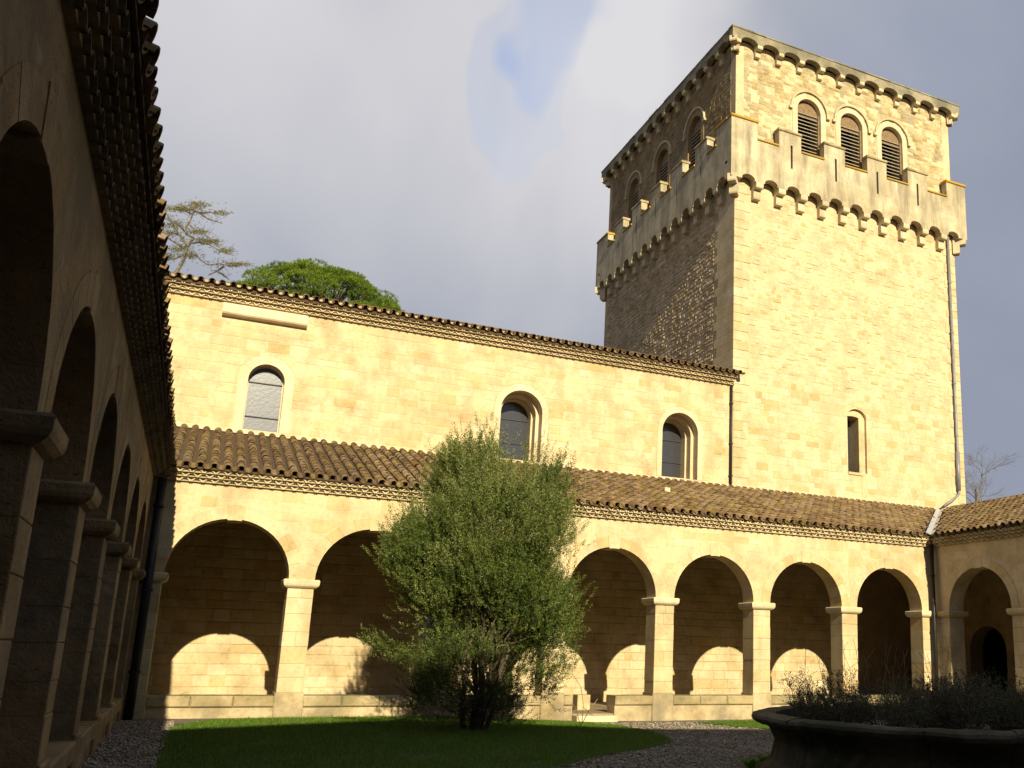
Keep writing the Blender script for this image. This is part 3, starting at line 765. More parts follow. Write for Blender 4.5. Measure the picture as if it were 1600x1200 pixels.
# ------------------------------------------------------------------ unseen south range, added and shaped to shade the lawn
sr_ = thing('shading_range', (4, YS-GD-6, 0), 'unseen low-gabled range added behind the camera to shade the court', 'building')
yg = YS-GD-.26
mb = MB(); za = (20.25-yg)*.4736; xa_ = 2.2
prof = [(-9, -.3), (24, -.3), (24, za-(24-xa_)*.10), (xa_, za), (-9, za-(xa_+9)*.20)]
vs = [Vector((x, yg, z)) for x, z in prof]+[Vector((x, yg-13, z)) for x, z in prof]
mb.add(vs, [(0, 1, 2, 3, 4), (9, 8, 7, 6, 5)]+[(i, (i+1) % 5, 5+(i+1) % 5, 5+i) for i in (0, 1, 4)]); mb.build('wall', M_mortar_shade, sr_)
mb = MB(); o_ = Vector((0, 0, .02))
for i in (2, 3):
    slab(mb, [vs[i]+Vector((0, 0, .16)), vs[i+1]+Vector((0, 0, .16)), vs[i+6]+Vector((0, 0, .16)), vs[i+5]+Vector((0, 0, .16))], .14)
mb.build('roof', M_tile, sr_)

# ------------------------------------------------------------------ church nave
nave = thing('church_nave', (6, Y2+4, 0), 'long sunlit church nave wall with three round-headed windows above the gallery roof', 'church')
NW = Y2+.26          # core starts above/behind the gallery back wall
FN = Frame((0, Y2, 0), (1, 0, 0), (0, -1, 0))
XT0, XT1, YT1 = 15.702, 26.036, 38.907
ZN = 10.45
wins = [dict(cx=1.12, r=.46, zs=8.42, zb=6.93), dict(cx=8.28, r=.66, zs=8.53, zb=6.93), dict(cx=13.70, r=.66, zs=8.56, zb=6.93)]
rings = [dict(cx=1.12, r=.70, zs=8.42, zb=6.0), dict(cx=8.28, r=.86, zs=8.53, zb=6.0), dict(cx=13.70, r=.84, zs=8.56, zb=6.0)]
mb = MB(); arch_wall(mb, FN, -14, XT0, ZR+.0, ZN+.42, -1.0, 0, wins); nw = mb.build('nave_wall', M_mortar, nave)
P = [q for q in stone_polys(-2.6, XT0-.02, ZR+.12, ZN, (.17, .31), (.22, .64), rings, gap=.010, jit=.009, wander=.012) if R.random() < .9]
lint = (-.17, 1.97, 9.98, 10.38)
P = [p for p in P if not (lint[0]-.3 < p[0][0] < lint[1] and p[0][1] > lint[2]-.15 and p[-1][0] > lint[0] and p[0][1] < 10.45)]
P += stone_polys(-.17, 1.97, 9.80, 9.97, (.16, .17), (.3, .6), gap=.008)
lay_stones(FN, P, 'stone', M_ashlar, nw, proud=(.002, .010), limit=300, inset=.012, key=lambda p: abs(p[0][0]-4), rest='far_stone')
mb = MB()
vs = [FN(u, z, d) for u in (lint[0], lint[1]) for z, d in ((10.38, .0), (10.38, .16), (10.12, .20), (10.08, .17), (10.05, 0))]
mb.add(vs, [(0, 1, 6, 5), (1, 2, 7, 6), (2, 3, 8, 7), (3, 4, 9, 8), (0, 4, 3, 2, 1), (5, 6, 7, 8, 9)], .9)
mb.build('lintel', M_white, nave)
def ring_stones(fr, h, width, d0, d1, n, m, par, jambh=.42, zb=None):
    voussoirs(fr, h, width, d0, d1, n, m, par, name='surround_stone', gap=.003)
    z = h['zb'] if zb is None else zb
    while z < h['zs']-.02:
        hh = min(jambh*R.uniform(.85, 1.15), h['zs']-z)
        if h['zs']-z-hh < .15: hh = h['zs']-z
        for s in (-1, 1):
            a, b = sorted((h['cx']+s*h['r'], h['cx']+s*(h['r']+width)))
            q = MB(); q.box(fr, a, b, z+.001, z+hh-.001, d0, d1, R.random()); q.build('surround_stone', m, par)
        z += hh
def arc_pane(fr, cx, r, zs, zb, d, name, m, par, th=.02):
    mb = MB(); pts = [(cx-r, zb)]+[(cx-r*math.cos(math.pi*i/16), zs+r*math.sin(math.pi*i/16)) for i in range(17)]+[(cx+r, zb)]
    n = len(pts); vs = [fr(u, z, d) for u, z in pts]+[fr(u, z, d-th) for u, z in pts]
    mb.add(vs, [tuple(range(n)), tuple(range(n, 2*n))[::-1]]+[(i, (i+1) % n, n+(i+1) % n, n+i) for i in range(n)]); return mb.build(name, m, par)
for i, h in enumerate(wins):
    big = i > 0
    # window part: its wooden/stone sub-frame
    fmb = MB(); rin = h['r']-.035 if not big else .50
    arch = dict(cx=h['cx'], r=rin, zs=h['zs'], zb=h['zb'])
    dz0 = (-.34, -.26) if not big else (-.98, -.30)
    # an annular recess ring
    K = 16
    for dA, dB, ra, rb in ([(-.34, -.26, rin, h['r'])] if not big else [(-.98, -.60, .50, .585), (-.60, -.30, .555, .66)]):
        outl = lambda r_: [(h['cx']-r_, h['zb'])]+[(h['cx']-r_*math.cos(math.pi*k/K), h['zs']+r_*math.sin(math.pi*k/K)) for k in range(K+1)]+[(h['cx']+r_, h['zb'])]
        A, B = outl(ra), outl(rb); n = len(A)
        vs = [FN(u, z, dB) for u, z in A]+[FN(u, z, dB) for u, z in B]+[FN(u, z, dA) for u, z in A]+[FN(u, z, dA) for u, z in B]
        fs = []
        for k in range(n-1): fs += [(k, k+1, n+k+1, n+k), (k, 2*n+k, 2*n+k+1, k+1), (n+k, n+k+1, 3*n+k+1, 3*n+k)]
        fmb.add(vs, fs, .7)
    wpart = fmb.build('window', M_white, nave)
    ring_stones(FN, dict(cx=h['cx'], r=h['r']-.004, zs=h['zs'], zb=h['zb']), rings[i]['r']-h['r']-.004, -.28, .022 if i == 0 else .03, 11, M_white, wpart, zb=ZR+.13)
    dg = -.30 if not big else -.9
    arc_pane(FN, h['cx'], rin+.01, h['zs'], h['zb'], dg, 'pane', M_glass2 if i == 0 else M_glass, wpart)
    mb = MB()
    for z in (7.45, 8.40) if i == 0 else (8.45, 7.7):
        w_ = hw_at(dict(cx=0, r=rin, zs=h['zs'], zb=0), z); mb.box(FN, h['cx']-w_, h['cx']+w_, z-.012, z+.012, dg-.0, dg+.03)
    mb.build('glazing_bar', M_iron, wpart)
    if i == 0:
        mb = MB(); mb.box(FN, h['cx']-.44, h['cx']+.44, 6.94, 7.07, -.30, -.2, .9, .02); mb.build('sill', M_zinc, wpart)
# nave roof and cornice
mb = MB(); mb.box(FN, -6, XT0, ZN+.30, ZN+.46, .0, .20, .5); mb.build('eave_mortar', M_mortar2, nave)
genoise(FN, -4, XT0-.02, ZN, nave, rows=3, rh=.105, step=.10, near=lambda p: p.x > -1.6)
EN = .34; ZEN = ZN+.325
mb = MB(); slab(mb, ((-14, Y2-EN, ZEN), (XT0, Y2-EN, ZEN), (XT0, Y2+7, ZEN+2.35), (-14, Y2+7, ZEN+2.35)), .07)
slab(mb, ((-14, Y2+7, ZEN+2.35), (XT0, Y2+7, ZEN+2.35), (XT0, Y2+14, ZEN), (-14, Y2+14, ZEN)), .07); mb.build('roof_bed', M_tilebed, nave)
tiled_roof(FN, -3, XT0+.2, EN+.08, ZEN+.01, -4, ZEN+.01+.335*(4+EN), nave, 300, rows=4, prefer=lambda it: (it[3].x < -1.5, it[3].y > Y2, it[3].x))
mb = MB(); mb.box(Frame((0, Y2+14, 0), (1, 0, 0), (0, 1, 0)), -14, XT0, 0, ZEN, -1, 0); mb.box(Frame((-14, 0, 0), (0, 1, 0), (-1, 0, 0)), Y2, Y2+14, 0, ZEN, -1, 0); mb.build('rear_wall', M_mortar, nave)
pipe(nave, [(XT0-.10, Y2-.055, 10.42), (XT0-.10, Y2-.055, 6.95)], .05, M_pipe_dark, (9.8, 8.4, 7.3))

# ------------------------------------------------------------------ bell tower
tw = thing('bell_tower', ((XT0+XT1)/2, (Y2+YT1)/2, 0), 'massive square stone bell tower with battlements, corbels and louvred belfry windows', 'tower')
FTS = Frame((0, Y2, 0), (1, 0, 0), (0, -1, 0)); FTW = Frame((XT0, 0, 0), (0, 1, 0), (-1, 0, 0))
FTE = Frame((XT1, 0, 0), (0, 1, 0), (1, 0, 0)); FTN = Frame((0, YT1, 0), (1, 0, 0), (0, 1, 0))
ZB0, ZTOP = 18.3, 23.72
slit = dict(cx=20.94, r=.43, zs=10.0, zb=7.96, ry=.34)
bS = [dict(cx=c, r=.54, zs=21.86, zb=19.6) for c in (18.96, 20.97, 22.98)]
bWn = [dict(cx=c, r=.54, zs=21.86, zb=19.6) for c in (30.13, 33.05, 35.97)]
mb = MB(); arch_wall(mb, FTS, XT0+.005, XT1-.005, ZR-.1, ZB0, -1.2, 0, [slit]); arch_wall(mb, FTS, XT0+.005, XT1-.005, ZB0, ZTOP+.4, -.8, 0, bS)
tws = mb.build('south_wall', M_mortar, tw)
mb = MB(); arch_wall(mb, FTW, Y2+.005, YT1-.005, 6, ZB0, -1.2, 0); arch_wall(mb, FTW, Y2+.005, YT1-.005, ZB0, ZTOP+.4, -.8, 0, bWn)
tww = mb.build('west_wall', M_mortar_dark, tw)
mb = MB(); arch_wall(mb, FTE, Y2+.005, YT1-.005, 0, ZTOP+.4, -1, 0); arch_wall(mb, FTN, XT0+.005, XT1-.005, 0, ZTOP+.4, -1, 0); mb.build('rear_wall', M_mortar, tw)
# stones on the shaft: big blocks low down, small rubble above
RT = random.Random(11)
qw = .62
P = stone_polys(XT0+qw, XT1-qw, ZR+.1, 10.9, (.17, .30), (.22, .55), [dict(cx=20.93, r=.48, zs=10.02, zb=7.9, ry=.36)], gap=.008, jit=.008, corner=.12, rnd=RT)
lay_stones(FTS, P, 'stone', M_rubble, tws, proud=(.002, .010), limit=300, key=lambda p: p[0][1], inset=.012, tilt=.02, rnd=RT, rest='far_stone')
P = stone_polys(XT0+qw, XT1-qw, 10.9, 18.1, (.09, .19), (.12, .36), gap=.012, jit=.014, corner=.3, rnd=RT, wander=.02)
mbr = MB()
for p in P:
    if RT.random() < .38: continue
    add_stone(mbr, FTS, p, RT.uniform(.002, .009) if RT.random() < .85 else .018, .02, RT.random(), .035, RT)
mbr.build('rubble_stone', M_rubble, tws, kind='stuff')
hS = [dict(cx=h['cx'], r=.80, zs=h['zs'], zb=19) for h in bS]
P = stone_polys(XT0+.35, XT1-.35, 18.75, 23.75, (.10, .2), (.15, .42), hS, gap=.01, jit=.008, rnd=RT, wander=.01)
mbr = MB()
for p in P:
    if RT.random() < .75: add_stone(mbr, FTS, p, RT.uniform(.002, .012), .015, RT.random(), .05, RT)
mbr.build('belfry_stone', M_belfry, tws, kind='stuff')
# west side: rough rubble that catches the grazing sun
P = stone_polys(Y2+1.45, YT1-.3, 9.5, 18.1, (.09, .20), (.12, .34), gap=.018, jit=.015, corner=.3, rnd=RT, wander=.02)
mbr = MB()
for p in P: add_stone(mbr, FTW, p, RT.uniform(.004, .030), .022, RT.random(), .11, RT)
mbr.build('rubble_stone', M_rough, tww, kind='stuff')
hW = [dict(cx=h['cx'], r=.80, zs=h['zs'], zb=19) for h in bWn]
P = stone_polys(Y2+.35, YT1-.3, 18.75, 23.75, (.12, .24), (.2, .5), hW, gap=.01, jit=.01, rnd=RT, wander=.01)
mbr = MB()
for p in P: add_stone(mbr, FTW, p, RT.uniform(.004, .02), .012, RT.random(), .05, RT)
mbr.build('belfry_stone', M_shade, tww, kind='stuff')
# quoins at the two south corners
z = ZR+.1; k = 0
while z < 18.2:
    h = R.uniform(.27, .36); h = min(h, 18.25-z)
    la, lb = (.60, .36) if k % 2 else (.36, .60)
    la += R.uniform(-.05, .08); lb += R.uniform(-.05, .05)
    mb = MB(); fr0 = Frame((0, 0, 0), (1, 0, 0), (0, -1, 0))
    if z > 10.2:
        mb.box(fr0, XT0-.02, XT0+la, z+.003, z+h-.003, -(Y2+lb+.8), -Y2+.022, R.random(), .01); mb.build('quoin', M_ashlar, tw)
    else:
        mb.box(fr0, XT0+.01, XT0+la, z+.003, z+h-.003, -(Y2+lb), -Y2+.018, R.random(), .01); mb.build('quoin', M_ashlar, tw)
    mb = MB(); mb.box(fr0, XT1-lb, XT1+.02, z+.003, z+h-.003, -(Y2+la), -Y2+.02, R.random(), .01); mb.build('quoin', M_ashlar, tw)
    if lb < .5 and z < 18:
        for fr_, u0_, u1_ in ((FTS, XT0+la+.01, XT0+qw+.02), (FTS, XT1-qw-.02, XT1-lb-.01)):
            pass
    z += h; k += 1
# small wall window
mb = MB(); wp = None
A = dict(cx=20.93, r=.46, zs=10.02, zb=7.9, ry=.34)
mb.box(FTS, 21.10, 21.36, 7.1, 7.93, -.02, .020, .2); mb.box(FTS, 20.55, 21.08, 7.45, 7.93, -.02, .010, .55)
arch_wall(mb, FTS, 20.50, 21.38, 7.90, 10.36, -.75, -.12, [dict(cx=20.83, r=.28, zs=10.02, zb=7.5, ry=.06)], .35)
wp = mb.build('window', M_ashlar, tw)
mb = MB(); mb.box(FTS, 20.45, 21.2, 7.9, 10.2, -.70, -.66); mb.build('pane', M_glass, wp)
voussoirs(FTS, dict(cx=20.94, r=.44, zs=10.0), .16, -.05, .012, 7, M_ashlar, wp, name='arch_head')
mb = MB(); mb.box(FTS, 20.5, 21.15, 7.86, 7.96, -.6, .05, .6, .01); mb.build('sill', M_ashlar, wp)
# belfry windows
for fr, hs, mm in ((FTS, bS, M_white), (FTW, bWn, M_shade)):
    for h in hs:
        mb = MB(); mb.box(fr, h['cx']-.535, h['cx']-.47, 19.6, h['zs'], -.26, -.07); mb.box(fr, h['cx']+.47, h['cx']+.535, 19.6, h['zs'], -.26, -.07)
        mb.box(fr, h['cx']-.54, h['cx']+.54, 19.5, 19.6, -.42, -.05)
        wpt = mb.build('window', M_wood, tw)
        ring_stones(fr, dict(cx=h['cx'], r=h['r']-.003, zs=h['zs'], zb=19.6), .22, -.25, .03, 11, mm, wpt)
        # hood mould
        K = 16; mb = MB(); pts = [(h['cx']-.80*math.cos(math.pi*i/K), h['zs']+.80*math.sin(math.pi*i/K)) for i in range(K+1)]
        o2 = [(h['cx']-.87*math.cos(math.pi*i/K), h['zs']+.87*math.sin(math.pi*i/K)) for i in range(K+1)]
        vs = [fr(u, z, .09) for u, z in pts]+[fr(u, z, .10) for u, z in o2]+[fr(u, z, .0) for u, z in pts]+[fr(u, z, .0) for u, z in o2]; n = K+1
        fs = []
        for i in range(K): fs += [(i, i+1, n+i+1, n+i), (i, 2*n+i, 2*n+i+1, i+1), (n+i, n+i+1, 3*n+i+1, 3*n+i)]
        fs += [(0, n, 3*n, 2*n), (K, 2*n+K, 3*n+K, n+K)]
        mb.add(vs, fs, .5)
        for s in (-1, 1):
            a, b = sorted((h['cx']+s*.79, h['cx']+s*.94)); mb.box(fr, a, b, h['zs']-.10, h['zs']-.001, 0, .11, .5)
        mb.build('hood_mould', M_corbel, wpt)
        z = 19.66
        while z < 21.80:
            mb = MB(); a = [fr(h['cx']+s*.46, z+dz, d) for s in (-1, 1) for dz, d in ((0, -.10), (.024, -.09), (.115, -.22), (.091, -.23))]
            mb.add(a, [(0, 1, 5, 4), (1, 2, 6, 5), (2, 3, 7, 6), (3, 0, 4, 7), (0, 3, 2, 1), (4, 5, 6, 7)], R.random()); mb.build('louvre_slat', M_louvre, wpt)
            z += .152
        arc_pane(fr, h['cx'], .53, h['zs']-.04, 21.72, -.16, 'arch_board', M_wood, wpt, .04)
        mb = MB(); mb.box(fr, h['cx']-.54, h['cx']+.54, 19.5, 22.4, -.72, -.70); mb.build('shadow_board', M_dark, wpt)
# corbels, machicolation, parapet
PJ = .387
def extrude_profile(mb, fr, uc, w, prof, tint=.5):
    n = len(prof); vs = [fr(uc+s*w/2, z, d) for s in (-1, 1) for d, z in prof]
    mb.add(vs, [tuple(range(n)), tuple(range(n, 2*n))[::-1]]+[(i, (i+1) % n, n+(i+1) % n, n+i) for i in range(n)], tint)
PROF = [(-.02, 17.52), (.13, 17.52), (.17, 17.54), (.19, 17.59), (.19, 17.88), (.33, 17.885), (.365, 17.905), (.384, 17.95), (.384, 18.2), (-.02, 18.2)]
PROF2 = [(-.02, 23.36), (.10, 23.36), (.13, 23.375), (.145, 23.41), (.145, 23.60), (.28, 23.605), (.315, 23.62), (.33, 23.66), (.33, 23.83), (-.02, 23.83)]
def corbel_mesh(prof, w, zr):
    mb = MB(); extrude_profile(mb, Frame((0, 0, -zr), (1, 0, 0), (0, -1, 0)), 0, w, prof, .7); return mb.mesh('corbel', M_corbel)
CM = corbel_mesh(PROF, .30, 17.5); CM2 = corbel_mesh(PROF2, .22, 23.38)
sides = [(FTS, XT0, XT1, True), (FTW, Y2, YT1, True), (FTN, XT0, XT1, False), (FTE, Y2, YT1, False)]
def frange_c(a, b, n): return [a+(b-a)*i/(n-1) for i in range(n)]
for si, (fr, a, b, vis) in enumerate(sides):
    rz = {0: 0, 1: -math.pi/2, 2: math.pi, 3: math.pi/2}[si]
    n = 12 if si in (0, 2) else 14
    # low table
    cs = frange_c(a-.16+.02, b+.16-.02, n)
    for i, c in enumerate(cs):
        if i in (0, n-1): continue
        inst('corbel', CM, tw, fr(c, 17.5, 0), (0, 0, rz))
    pit = cs[1]-cs[0]
    e0, e1 = (a-PJ, b+PJ) if si in (0, 2) else (a-PJ+.28, b+PJ-.28)
    hol = [dict(cx=(cs[i]+cs[i+1])/2, r=.27, zs=18.14, zb=17, ry=.17) for i in range(n-1)]
    if si in (1, 3): hol = [h for h in hol if h['cx']-.33 > e0 and h['cx']+.33 < e1]
    mb = MB(); arch_wall(mb, fr, e0, e1, 18.10, 19.0, PJ-.28, PJ, hol, .5)
    mb.box(fr, e0 if si in (0, 2) else a, e1 if si in (0, 2) else b, 18.70, 18.80, -.05, PJ-.281, .5)
    mb.build('parapet_band', M_parapet, tw)
    # merlons
    if si in (0, 2): ms = [(e0, 16.41), (17.34, 18.33), (19.38, 20.34), (21.41, 22.35), (23.42, 24.42), (25.43, e1)]; cen = [17.9, 19.91, 21.89, 23.9]
    else: ms = [(e0, 27.66), (28.4, 29.35), (30.42, 31.4), (32.38, 33.33), (34.28, 35.25), (36.21, 37.15), (37.97, e1)]; cen = [(q[0]+q[1])/2 for q in ms[1:-1]]
    for i, (p, q) in enumerate(ms):
        sl_ = [dict(cx=c, r=.045, ry=.03, zs=19.93, zb=19.01) for c in cen if p < c < q and si < 2]
        mb = MB(); arch_wall(mb, fr, p, q, 19.0, 20.44, PJ-.28, PJ, sl_, R.random()); mb.build('merlon', M_parapet, tw)
        mb = MB(); mb.box(fr, p-(.03 if i or si in (0, 2) else 0), q+(.03 if i < len(ms)-1 or si in (0, 2) else 0), 20.44, 20.54, PJ-.33, PJ+.05, R.random(), .02); mb.build('merlon_coping', M_lichen if i in (0, len(ms)-1) else M_coping, tw)
        if i < len(ms)-1:
            p2, q2 = q, ms[i+1][0]
            mb = MB(); mb.box(fr, p2, q2, 19.0, 19.76, PJ-.28, PJ, R.random()); mb.build('crenel_wall', M_parapet, tw)
            mb = MB(); mb.box(fr, p2+.001, q2-.001, 19.76, 19.83, PJ-.32, PJ+.05, R.random(), .015); mb.build('crenel_coping', M_lichen, tw)
    # top cornice
    CJ = .34
    n2 = 12 if si in (0, 2) else 14
    cs = frange_c(a-.08, b+.03, n2) if si in (0, 2) else frange_c(a+.0, b-.02, n2)
    for i, c in enumerate(cs): 
        if i or si in (0, 2): inst('corbel', CM2, tw, fr(c, 23.38, 0), (0, 0, rz))
    e0, e1 = (a-CJ, b+CJ) if si in (0, 2) else (a-CJ+.24, b+CJ-.24)
    hol = [dict(cx=(cs[i]+cs[i+1])/2, r=.33, zs=23.76, zb=23, ry=.15) for i in range(n2-1)]
    mb = MB(); arch_wall(mb, fr, e0, e1, 23.76, 24.16, CJ-.24, CJ, hol, .3)
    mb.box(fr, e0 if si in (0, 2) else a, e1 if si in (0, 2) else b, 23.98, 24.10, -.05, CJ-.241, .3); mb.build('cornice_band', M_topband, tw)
    k = 0; u = a-CJ-.03 if si in (0, 2) else a-CJ+.30
    ue = b+CJ+.03 if si in (0, 2) else b+CJ-.30
    while u < ue-.2:
        w_ = R.uniform(.55, .95); w_ = min(w_, ue-u)
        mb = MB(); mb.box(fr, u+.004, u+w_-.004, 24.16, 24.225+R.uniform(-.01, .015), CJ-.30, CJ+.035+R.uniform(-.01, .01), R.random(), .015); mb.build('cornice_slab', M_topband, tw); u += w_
# diagonal corner corbels
for (x, y, ang) in ((XT0, Y2, -math.pi/4), (XT1, Y2, math.pi/4), (XT0, YT1, -3*math.pi/4)):
    mb = MB(); dr = Vector((math.sin(ang), -math.cos(ang), 0)); fd = Frame((x, y, 0), (math.cos(ang), math.sin(ang), 0), dr)
    extrude_profile(mb, fd, 0, .30, [(d*1.3, z) for d, z in PROF], .8); mb.build('corner_corbel', M_corbel, tw)
    mb = MB(); extrude_profile(mb, fd, 0, .28, [(d*1.3, z) for d, z in PROF2], .8); mb.build('corner_corbel', M_corbel, tw)
mb = MB(); slab(mb, ((XT0, Y2, 24.12), (XT1, Y2, 24.12), (XT1, YT1, 24.12), (XT0, YT1, 24.12)), .2); mb.build('roof', M_tilebed, tw)
mb = MB(); slab(mb, ((XT0-.1, Y2-.1, 18.78), (XT1+.1, Y2-.1, 18.78), (XT1+.1, YT1+.1, 18.78), (XT0-.1, YT1+.1, 18.78)), .1); mb.build('wall_walk', M_parapet, tw)
pipe(tw, [(25.66, Y2-.09, 18.3), (25.66, Y2-.09, 9.2), (25.64, Y2-.09, 7.62), (25.4, Y2-.11, 7.42), (24.72, Y2-.22, 7.04)], .055, M_pipe, (16.2, 14.1, 12, 9.9))
mb = MB(); tube(mb, [(25.66, Y2-.09, 9.25), (25.64, Y2-.09, 7.75)], .085, 10); mb.build('pipe_guard', M_pipe, tw, smooth=True)

# ------------------------------------------------------------------ stone basin
BX, BY, BR = 10.25, 11.0, 3.0
bs_ = thing('stone_basin', (BX, BY, gz(BX, BY)), 'large round old stone basin with a thick rolled rim planted with dry shrubs', 'basin')
g0 = gz(BX, BY)
def lathe_seg(prof, a0, a1, k=4, tint=.5):
    mb = MB(); vs = []; n = len(prof)
    for j in range(k+1):
        a = a0+(a1-a0)*j/k
        for r, z in prof:
            p = Vector((BX+r*math.cos(a), BY+r*math.sin(a), z+g0+(.05 if z > .3 else 0)))
            if r > BR-.33: p = p+noise.noise_vector(p*2.3)*.016+noise.noise_vector(p*8)*.014
            vs.append(p)
    fs = [(j*n+i, j*n+(i+1) % n, (j+1)*n+(i+1) % n, (j+1)*n+i) for j in range(k) for i in range(n)]
    fs += [tuple(range(n)), tuple(range(k*n, k*n+n))[::-1]]; mb.add(vs, fs, tint); return mb
ns = 18
for i in range(ns):
    a0, a1 = 2*math.pi*i/ns+.002, 2*math.pi*(i+1)/ns-.002; dz = R.uniform(-.012, .012); dr_ = R.uniform(-.015, .015)
    rim = [(BR-.38, .66), (BR-.36, .79), (BR-.26, .815), (BR-.10, .805), (BR-.02, .78), (BR, .74), (BR-.03, .69), (BR-.12, .66), (BR-.3, .655)]
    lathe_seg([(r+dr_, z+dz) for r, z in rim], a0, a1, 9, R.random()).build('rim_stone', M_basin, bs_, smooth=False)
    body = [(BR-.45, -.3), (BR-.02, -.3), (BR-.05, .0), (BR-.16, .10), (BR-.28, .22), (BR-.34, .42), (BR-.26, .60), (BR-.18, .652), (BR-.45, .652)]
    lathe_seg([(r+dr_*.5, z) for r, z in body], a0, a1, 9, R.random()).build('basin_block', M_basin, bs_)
mb = MB(); K = 36; mb.add([(BX+(BR-.4)*math.cos(2*math.pi*k/K), BY+(BR-.4)*math.sin(2*math.pi*k/K), .62+g0) for k in range(K)], [tuple(range(K))]); mb.build('soil', M_ground, bs_)

# ------------------------------------------------------------------ foliage tools
def sprigs(origins, dirs, lens, nl, ll, lw, rs, spread=.9):
    """leafy sprigs as numpy quads"""
    n = len(origins); T = np.tile(np.linspace(.12, 1, nl), (n, 1))
    dirs = dirs/np.linalg.norm(dirs, axis=1, keepdims=True)
    tmp = np.cross(dirs, rs.normal(size=(n, 3))); tmp /= np.linalg.norm(tmp, axis=1, keepdims=True)+1e-9
    b2 = np.cross(dirs, tmp)
    base = origins[:, None, :]+dirs[:, None, :]*(T*lens[:, None])[:, :, None]
    ph = np.arange(nl)*2.4+rs.uniform(0, 6.28, (n, 1))
    side = np.cos(ph)[:, :, None]*tmp[:, None, :]+np.sin(ph)[:, :, None]*b2[:, None, :]
    ld = dirs[:, None, :]*rs.uniform(.5, 1.0, (n, nl, 1))+side*spread*rs.uniform(.6, 1.1, (n, nl, 1)); ld /= np.linalg.norm(ld, axis=2, keepdims=True)
    wd = np.cross(ld, rs.normal(size=(n, nl, 3))); wd /= np.linalg.norm(wd, axis=2, keepdims=True)+1e-9
    l = ll*rs.uniform(.7, 1.25, (n, nl, 1)); w = lw*rs.uniform(.7, 1.2, (n, nl, 1))
    q = np.stack([base, base+ld*l*.5+wd*w, base+ld*l, base+ld*l*.5-wd*w], 2).reshape(-1, 3)
    return q, np.arange(len(q)).reshape(-1, 4)
def branch_path(p0, p1, rnd, k=6, wob=.12, sag=0):
    p0, p1 = Vector(p0), Vector(p1); ln = (p1-p0).length; out_ = []
    for i in range(k+1):
        t = i/k; e = math.sin(math.pi*t)
        out_.append(p0.lerp(p1, t)+Vector((rnd.uniform(-1, 1), rnd.uniform(-1, 1), rnd.uniform(-1, 1)))*wob*ln*e*.3+Vector((0, 0, sag*e)))
    return out_

# ------------------------------------------------------------------ the big evergreen shrub
SX, SY = 5.05, 18.3; SG = gz(SX, SY)
shr = thing('evergreen_shrub', (SX, SY, SG), 'tall bushy evergreen shrub with many stems on the lawn before the arcade', 'shrub')
def crown_profile(z):
    # z above ground: (centre offset x, half width)
    T = [(.15, .1, .7), (.5, .05, 1.1), (1.0, .15, 1.3), (1.5, .25, 1.42), (2.0, .2, 1.48), (2.5, .12, 1.55), (3.0, .0, 1.70), (3.5, .0, 1.72), (4.0, .12, 1.68), (4.5, .2, 1.48), (4.85, .15, 1.22), (5.15, .05, .85), (5.4, -.05, .4), (5.6, -.1, .1)]
    if z <= T[0][0]: return T[0][1:]
    for a, b in zip(T, T[1:]):
        if z <= b[0]:
            t = (z-a[0])/(b[0]-a[0]); return (a[1]+(b[1]-a[1])*t, a[2]+(b[2]-a[2])*t)
    return (0, .05)
rs = np.random.RandomState(21); rnd = random.Random(21)
O, Dr, Ln, Tn = [], [], [], []
ncl = 0
while ncl < 430:
    z = rs.uniform(.25, 5.35); c, w = crown_profile(z)
    if rs.uniform() > (w/2.0)**1.3+.05: continue
    a = rs.uniform(0, 2*np.pi); q = rs.uniform(.25, 1)**.42*.93
    x, y = c+w*q*math.cos(a), w*.92*q*math.sin(a)
    nz = noise.noise(Vector((x*.9, y*.9, z*.8+3)))
    if nz < (-.20 if z > 2.6 else -.10): continue
    ncl += 1
    if z < 1.2 and rs.uniform() < .5: continue
    cr_ = rs.uniform(.17, .38); tone = .45+.10*(z-3)+rs.normal(0, .24); out_ = np.array((math.cos(a), math.sin(a), 0))  # tone rises with height: the sunlit crown is painted into the leaf tint
    for _ in range(int(54*(cr_/.3)**2)):
        v = rs.normal(0, .5, 3)*cr_; v[2] *= 1.35
        p = np.array((x, y, z))+v
        cc, ww = crown_profile(p[2])
        if p[2] < .1: continue
        O.append((SX+p[0], SY+p[1], SG+p[2])); up = 1.35 if z > 2.5 else .8
        Dr.append(out_*rs.uniform(.1, .7)*q+np.array((0, 0, up))+v/cr_*.5+rs.normal(0, .2, 3)); Ln.append(rs.uniform(.14, .34)); Tn.append(tone+rs.normal(0, .08))
# a drooping low branch to the left, and feathers at the crown's edge
for (p0, p1, cnt) in (((-.6, -.3, .9), (-1.95, -.35, 1.6), 150), ((-1.0, -.2, 2.7), (-1.9, -.2, 3.1), 90), ((1.0, -.2, 2.0), (1.8, -.1, 1.85), 80), ((1.1, .1, 2.5), (1.8, 0, 2.75), 60), ((1.1, 0, .9), (1.8, -.1, 1.3), 90)):
    for _ in range(cnt):
        t = rs.uniform(.1, 1); p = np.array(p0)*(1-t)+np.array(p1)*t+rs.normal(0, .14*(1.25-t*.6), 3)
        O.append((SX+p[0], SY+p[1], SG+p[2])); Dr.append(np.array((p1[0]-p0[0], 0, .9+.5*rs.uniform()))+rs.normal(0, .3, 3)); Ln.append(rs.uniform(.14, .3)); Tn.append(.5+rs.normal(0, .14))
O, Dr, Ln, Tn = map(np.array, (O, Dr, Ln, Tn))
O[:, 0] = SX+(O[:, 0]-SX)*1.04
q, fc = sprigs(O, Dr, Ln, 15, .056, .0088, rs)
np_obj('foliage', q, fc, np.clip(np.repeat(Tn, 15)+rs.normal(0, .12, len(fc)), 0, 1), M_leaf, shr)
mb = MB()
